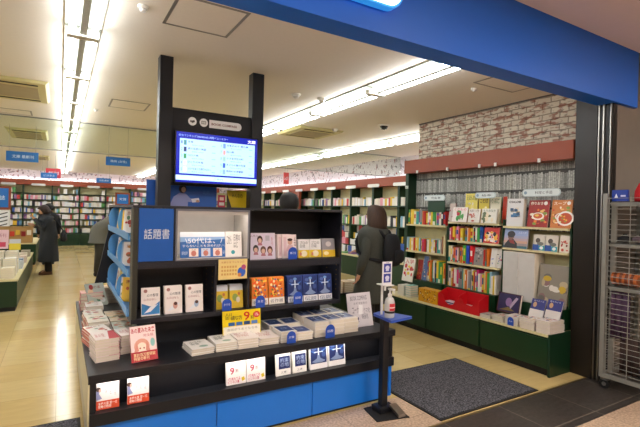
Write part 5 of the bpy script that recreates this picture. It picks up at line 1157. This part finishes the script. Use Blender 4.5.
# person behind her
person('person in black with dark hair, behind the person in the long dark coat', (-.235, 13.1, 0), R(180), 1.56, coat=('#141518', .7), hair=('#0e0c0b', 'short'), legs='#141416', shoes='#141414')
# bent person in grey suit
person('person in a grey suit bending forward beyond the left end of the fixture', (.74, 10.6, 0), R(90), 1.74, bend=R(50), coat=('#68675d', .66), coat_name='jacket', hair=('#1a1614', 'short'), legs='#34342f', shoes='#1a1614',
    armsL=((.2, -.42, .82), (.15, -.62, .72)), armsR=((-.2, -.42, .82), (-.15, -.62, .72)), build_=1.1)
# person behind the fixture
person('person with dark hair and dark jacket whose head shows above the fixture top', (2.64, 5.25, 0), R(160), 1.75, coat=('#1d1e22', .7), coat_name='jacket', hair=('#120f0e', 'bob'), legs='#22242a', shoes='#1a1614', headtilt=R(15))

# ------------------------------------------------------------------ roll cage trolley with goods at the right edge
cg = tag(empty('roll_cage_trolley', (4.165, 1.30, 0)), 'grey wire roll cage trolley on casters at the right edge outside the shop', 'trolley')
W_, D_ = .62, .74
m = MB()
for (x, y) in ((0, D_), (0, 0), (W_, D_), (W_, 0)): MB().box(x - .012, x + .012, y - .018, y + .018, .13, 1.72).build('corner_post', WIRE, cg)
MB().box(.06, .085, D_ - .06, D_ - .02, .13, 1.68).build('inner_post', WIRE, cg)
MB().box(.06, .085, .02, .06, .13, 1.68).build('inner_post', WIRE, cg)
MB().box(-.012, W_ + .012, -.018, .018, .095, .129).box(-.012, W_ + .012, D_ - .018, D_ + .018, .095, .129).box(-.012, .018, .0185, D_ - .0185, .095, .129).box(W_ - .018, W_ + .012, .0185, D_ - .0185, .095, .129).build('base_frame', WIRE, cg)
for z in (.90, 1.28, 1.64): MB().box(.02, W_ - .02, .03, D_ - .03, z, z + .006).box(.02, W_ - .02, .02, .029, z - .03, z + .01).box(.02, .029, .03, D_ - .03, z - .03, z + .006).build('shelf', WIRE, cg)
for x, nm_ in ((-.004, 'side_grid'), (W_ + .004, 'side_grid')):
    m = MB()
    for i in range(34): m.tube((x, .018, .16 + .046 * i), (x, D_ - .018, .16 + .046 * i), .0028, n=5)
    for i in range(5): m.tube((x, .03 + (D_ - .06) * i / 4, .13), (x, .03 + (D_ - .06) * i / 4, 1.69), .0035, n=5)
    m.build(nm_, WIRE, cg)
m = MB()
for i in range(34): m.tube((.012, D_, .16 + .046 * i), (W_ - .012, D_, .16 + .046 * i), .0028, n=5)
m.build('rear_grid', WIRE, cg)
for (x, y) in ((.0, D_ - .03), (.0, .04), (W_, D_ - .03), (W_, .04)):
    c = MB().box(x - .02, x + .02, y - .03, y + .03, .075, .0945).build('caster', STEEL, cg)
    MB().tube((x - .016, y, .042), (x + .016, y, .042), .041, n=20).build('wheel', RUBBER, c); MB().tube((x - .018, y, .042), (x + .018, y, .042), .018, n=12).build('wheel_hub', STEEL, c)
MB().box(-.02, -.0085, .33, .36, .085, .135).build('brass_latch', mat('latch_brass', '#b8a458', rough=.4, metal=.6), cg)
ox, oy = 4.165, 1.30
# goods
o = MB().box(0, .02, 0, .13, 0, .10, '#1c3c9c').add([(-.001, .08, .03), (-.001, .11, .03), (-.001, .095, .07)], [(0, 2, 1)], '#dfe4f4').add([(-.001, .02, .04), (-.001, .06, .04), (-.001, .06, .055), (-.001, .02, .055)], [(0, 3, 2, 1)], '#c8d0ea').build('card_box', PRINT); o.location = (ox + .05, 1.885, 1.652); tag(o, 'blue card with small white marks on top of the trolley', 'card')
cp = tag(empty('cap', (ox + .15, 1.755, 1.652)), 'bright red cap lying on top of the trolley', 'cap')
RF = cloth('red_felt', '#c01420')
MB().lathe((0, 0, 0), [(.115, 0), (.12, .03), (.115, .09), (.09, .15), (.05, .185), (.01, .195)], 24).build('crown', RF, cp, smooth=True); MB().loft([(0, -.12, 0, .09, .10), (0, -.12, .008, .09, .10)], 20).build('brim', RF, cp)
rl = tag(empty('knitted_roll', (ox + .08, 1.80, .972)), 'orange and brown striped knitted roll lying on a trolley shelf', 'roll')
m = MB()
for i in range(9): m.tube((0, .0 + .022 * i - .0, 0), (0, .022 * i + .0215, 0), .055 + .004 * (i % 2), n=16, col=('#b8622a', '#6e3418')[i % 2])
m.build('roll_body', PRINT, rl)
MB().tube((0, -.004, 0), (0, -.0005, 0), .035, n=14, col='#8a4a22').build('roll_end', PRINT, rl)
r5 = random.Random(4)
def lump(x, y, z, s, c, label, cat='bag', nm='pouch', n=5):
    t = tag(empty(nm, (x, y, z)), label, cat); m = MB().ball((0, 0, s * .6), s, s * 1.25, s * .6, 18, 10)
    for i, p in enumerate(m.v): q = 1 + .08 * math.sin(7 * p.x / s + 5 * p.y / s) ; p.x *= q; p.y *= q
    m.build('pouch_body', cloth('fabric_' + c.strip('#'), c), t, smooth=True); MB().pipe([(0, -s * .5, s * 1.0), (0, -s * .2, s * 1.45), (0, s * .2, s * 1.45), (0, s * .5, s * 1.0)], .006, 6).build('handle', RUBBER, t)
lump(ox + .12, 1.935, 1.288, .05, '#1c1c20', 'black glossy pouch on the upper trolley shelf at the left'); lump(ox + .13, 1.80, 1.288, .06, '#6a5a60', 'grey pouch on the upper trolley shelf beside the black one')
lump(ox + .14, 1.63, 1.288, .08, '#c03a78', 'magenta pouch on the upper trolley shelf at the right edge'); lump(ox + .36, 1.88, .908, .06, '#3a2a2a', 'dark pouch behind the striped roll')
lump(ox + .15, 1.70, .14, .1, '#2a2f4a', 'navy pouch on the lower trolley shelf'); lump(ox + .15, 1.45, .14, .1, '#7a3a6a', 'purple pouch on the lower trolley shelf')
for k, (y, z0, z1, c, cn) in enumerate(((1.93, .45, .86, '#4a344c', 'purple'), (1.45, .55, .88, '#4a2a40', 'plum'), (1.85, .16, .48, '#3a2a26', 'dark brown'), (1.62, .18, .46, '#2a2c38', 'charcoal'), (1.40, .16, .48, '#6a3a5a', 'mauve'))):
    m = MB(); n = 14
    pts = [(ox + .05 + .012 * math.sin(i * 1.3), y - .08 + .016 * i * .7) for i in range(n)]
    m.add([(x, yy, z0) for x, yy in pts] + [(x, yy, z1) for x, yy in pts] + [(x + .01, yy, z0) for x, yy in pts] + [(x + .01, yy, z1) for x, yy in pts], [(i, i + 1, n + i + 1, n + i) for i in range(n - 1)] + [(2 * n + i, 3 * n + i, 3 * n + i + 1, 2 * n + i + 1) for i in range(n - 1)] + [(n + i, n + i + 1, 3 * n + i + 1, 3 * n + i) for i in range(n - 1)] + [(i, 2 * n + i, 2 * n + i + 1, i + 1) for i in range(n - 1)])
    tag(m.build('hanging_scarf', cloth('scarf_' + cn, c), smooth=True), '%s folded scarf hanging inside the trolley' % cn, 'scarf')
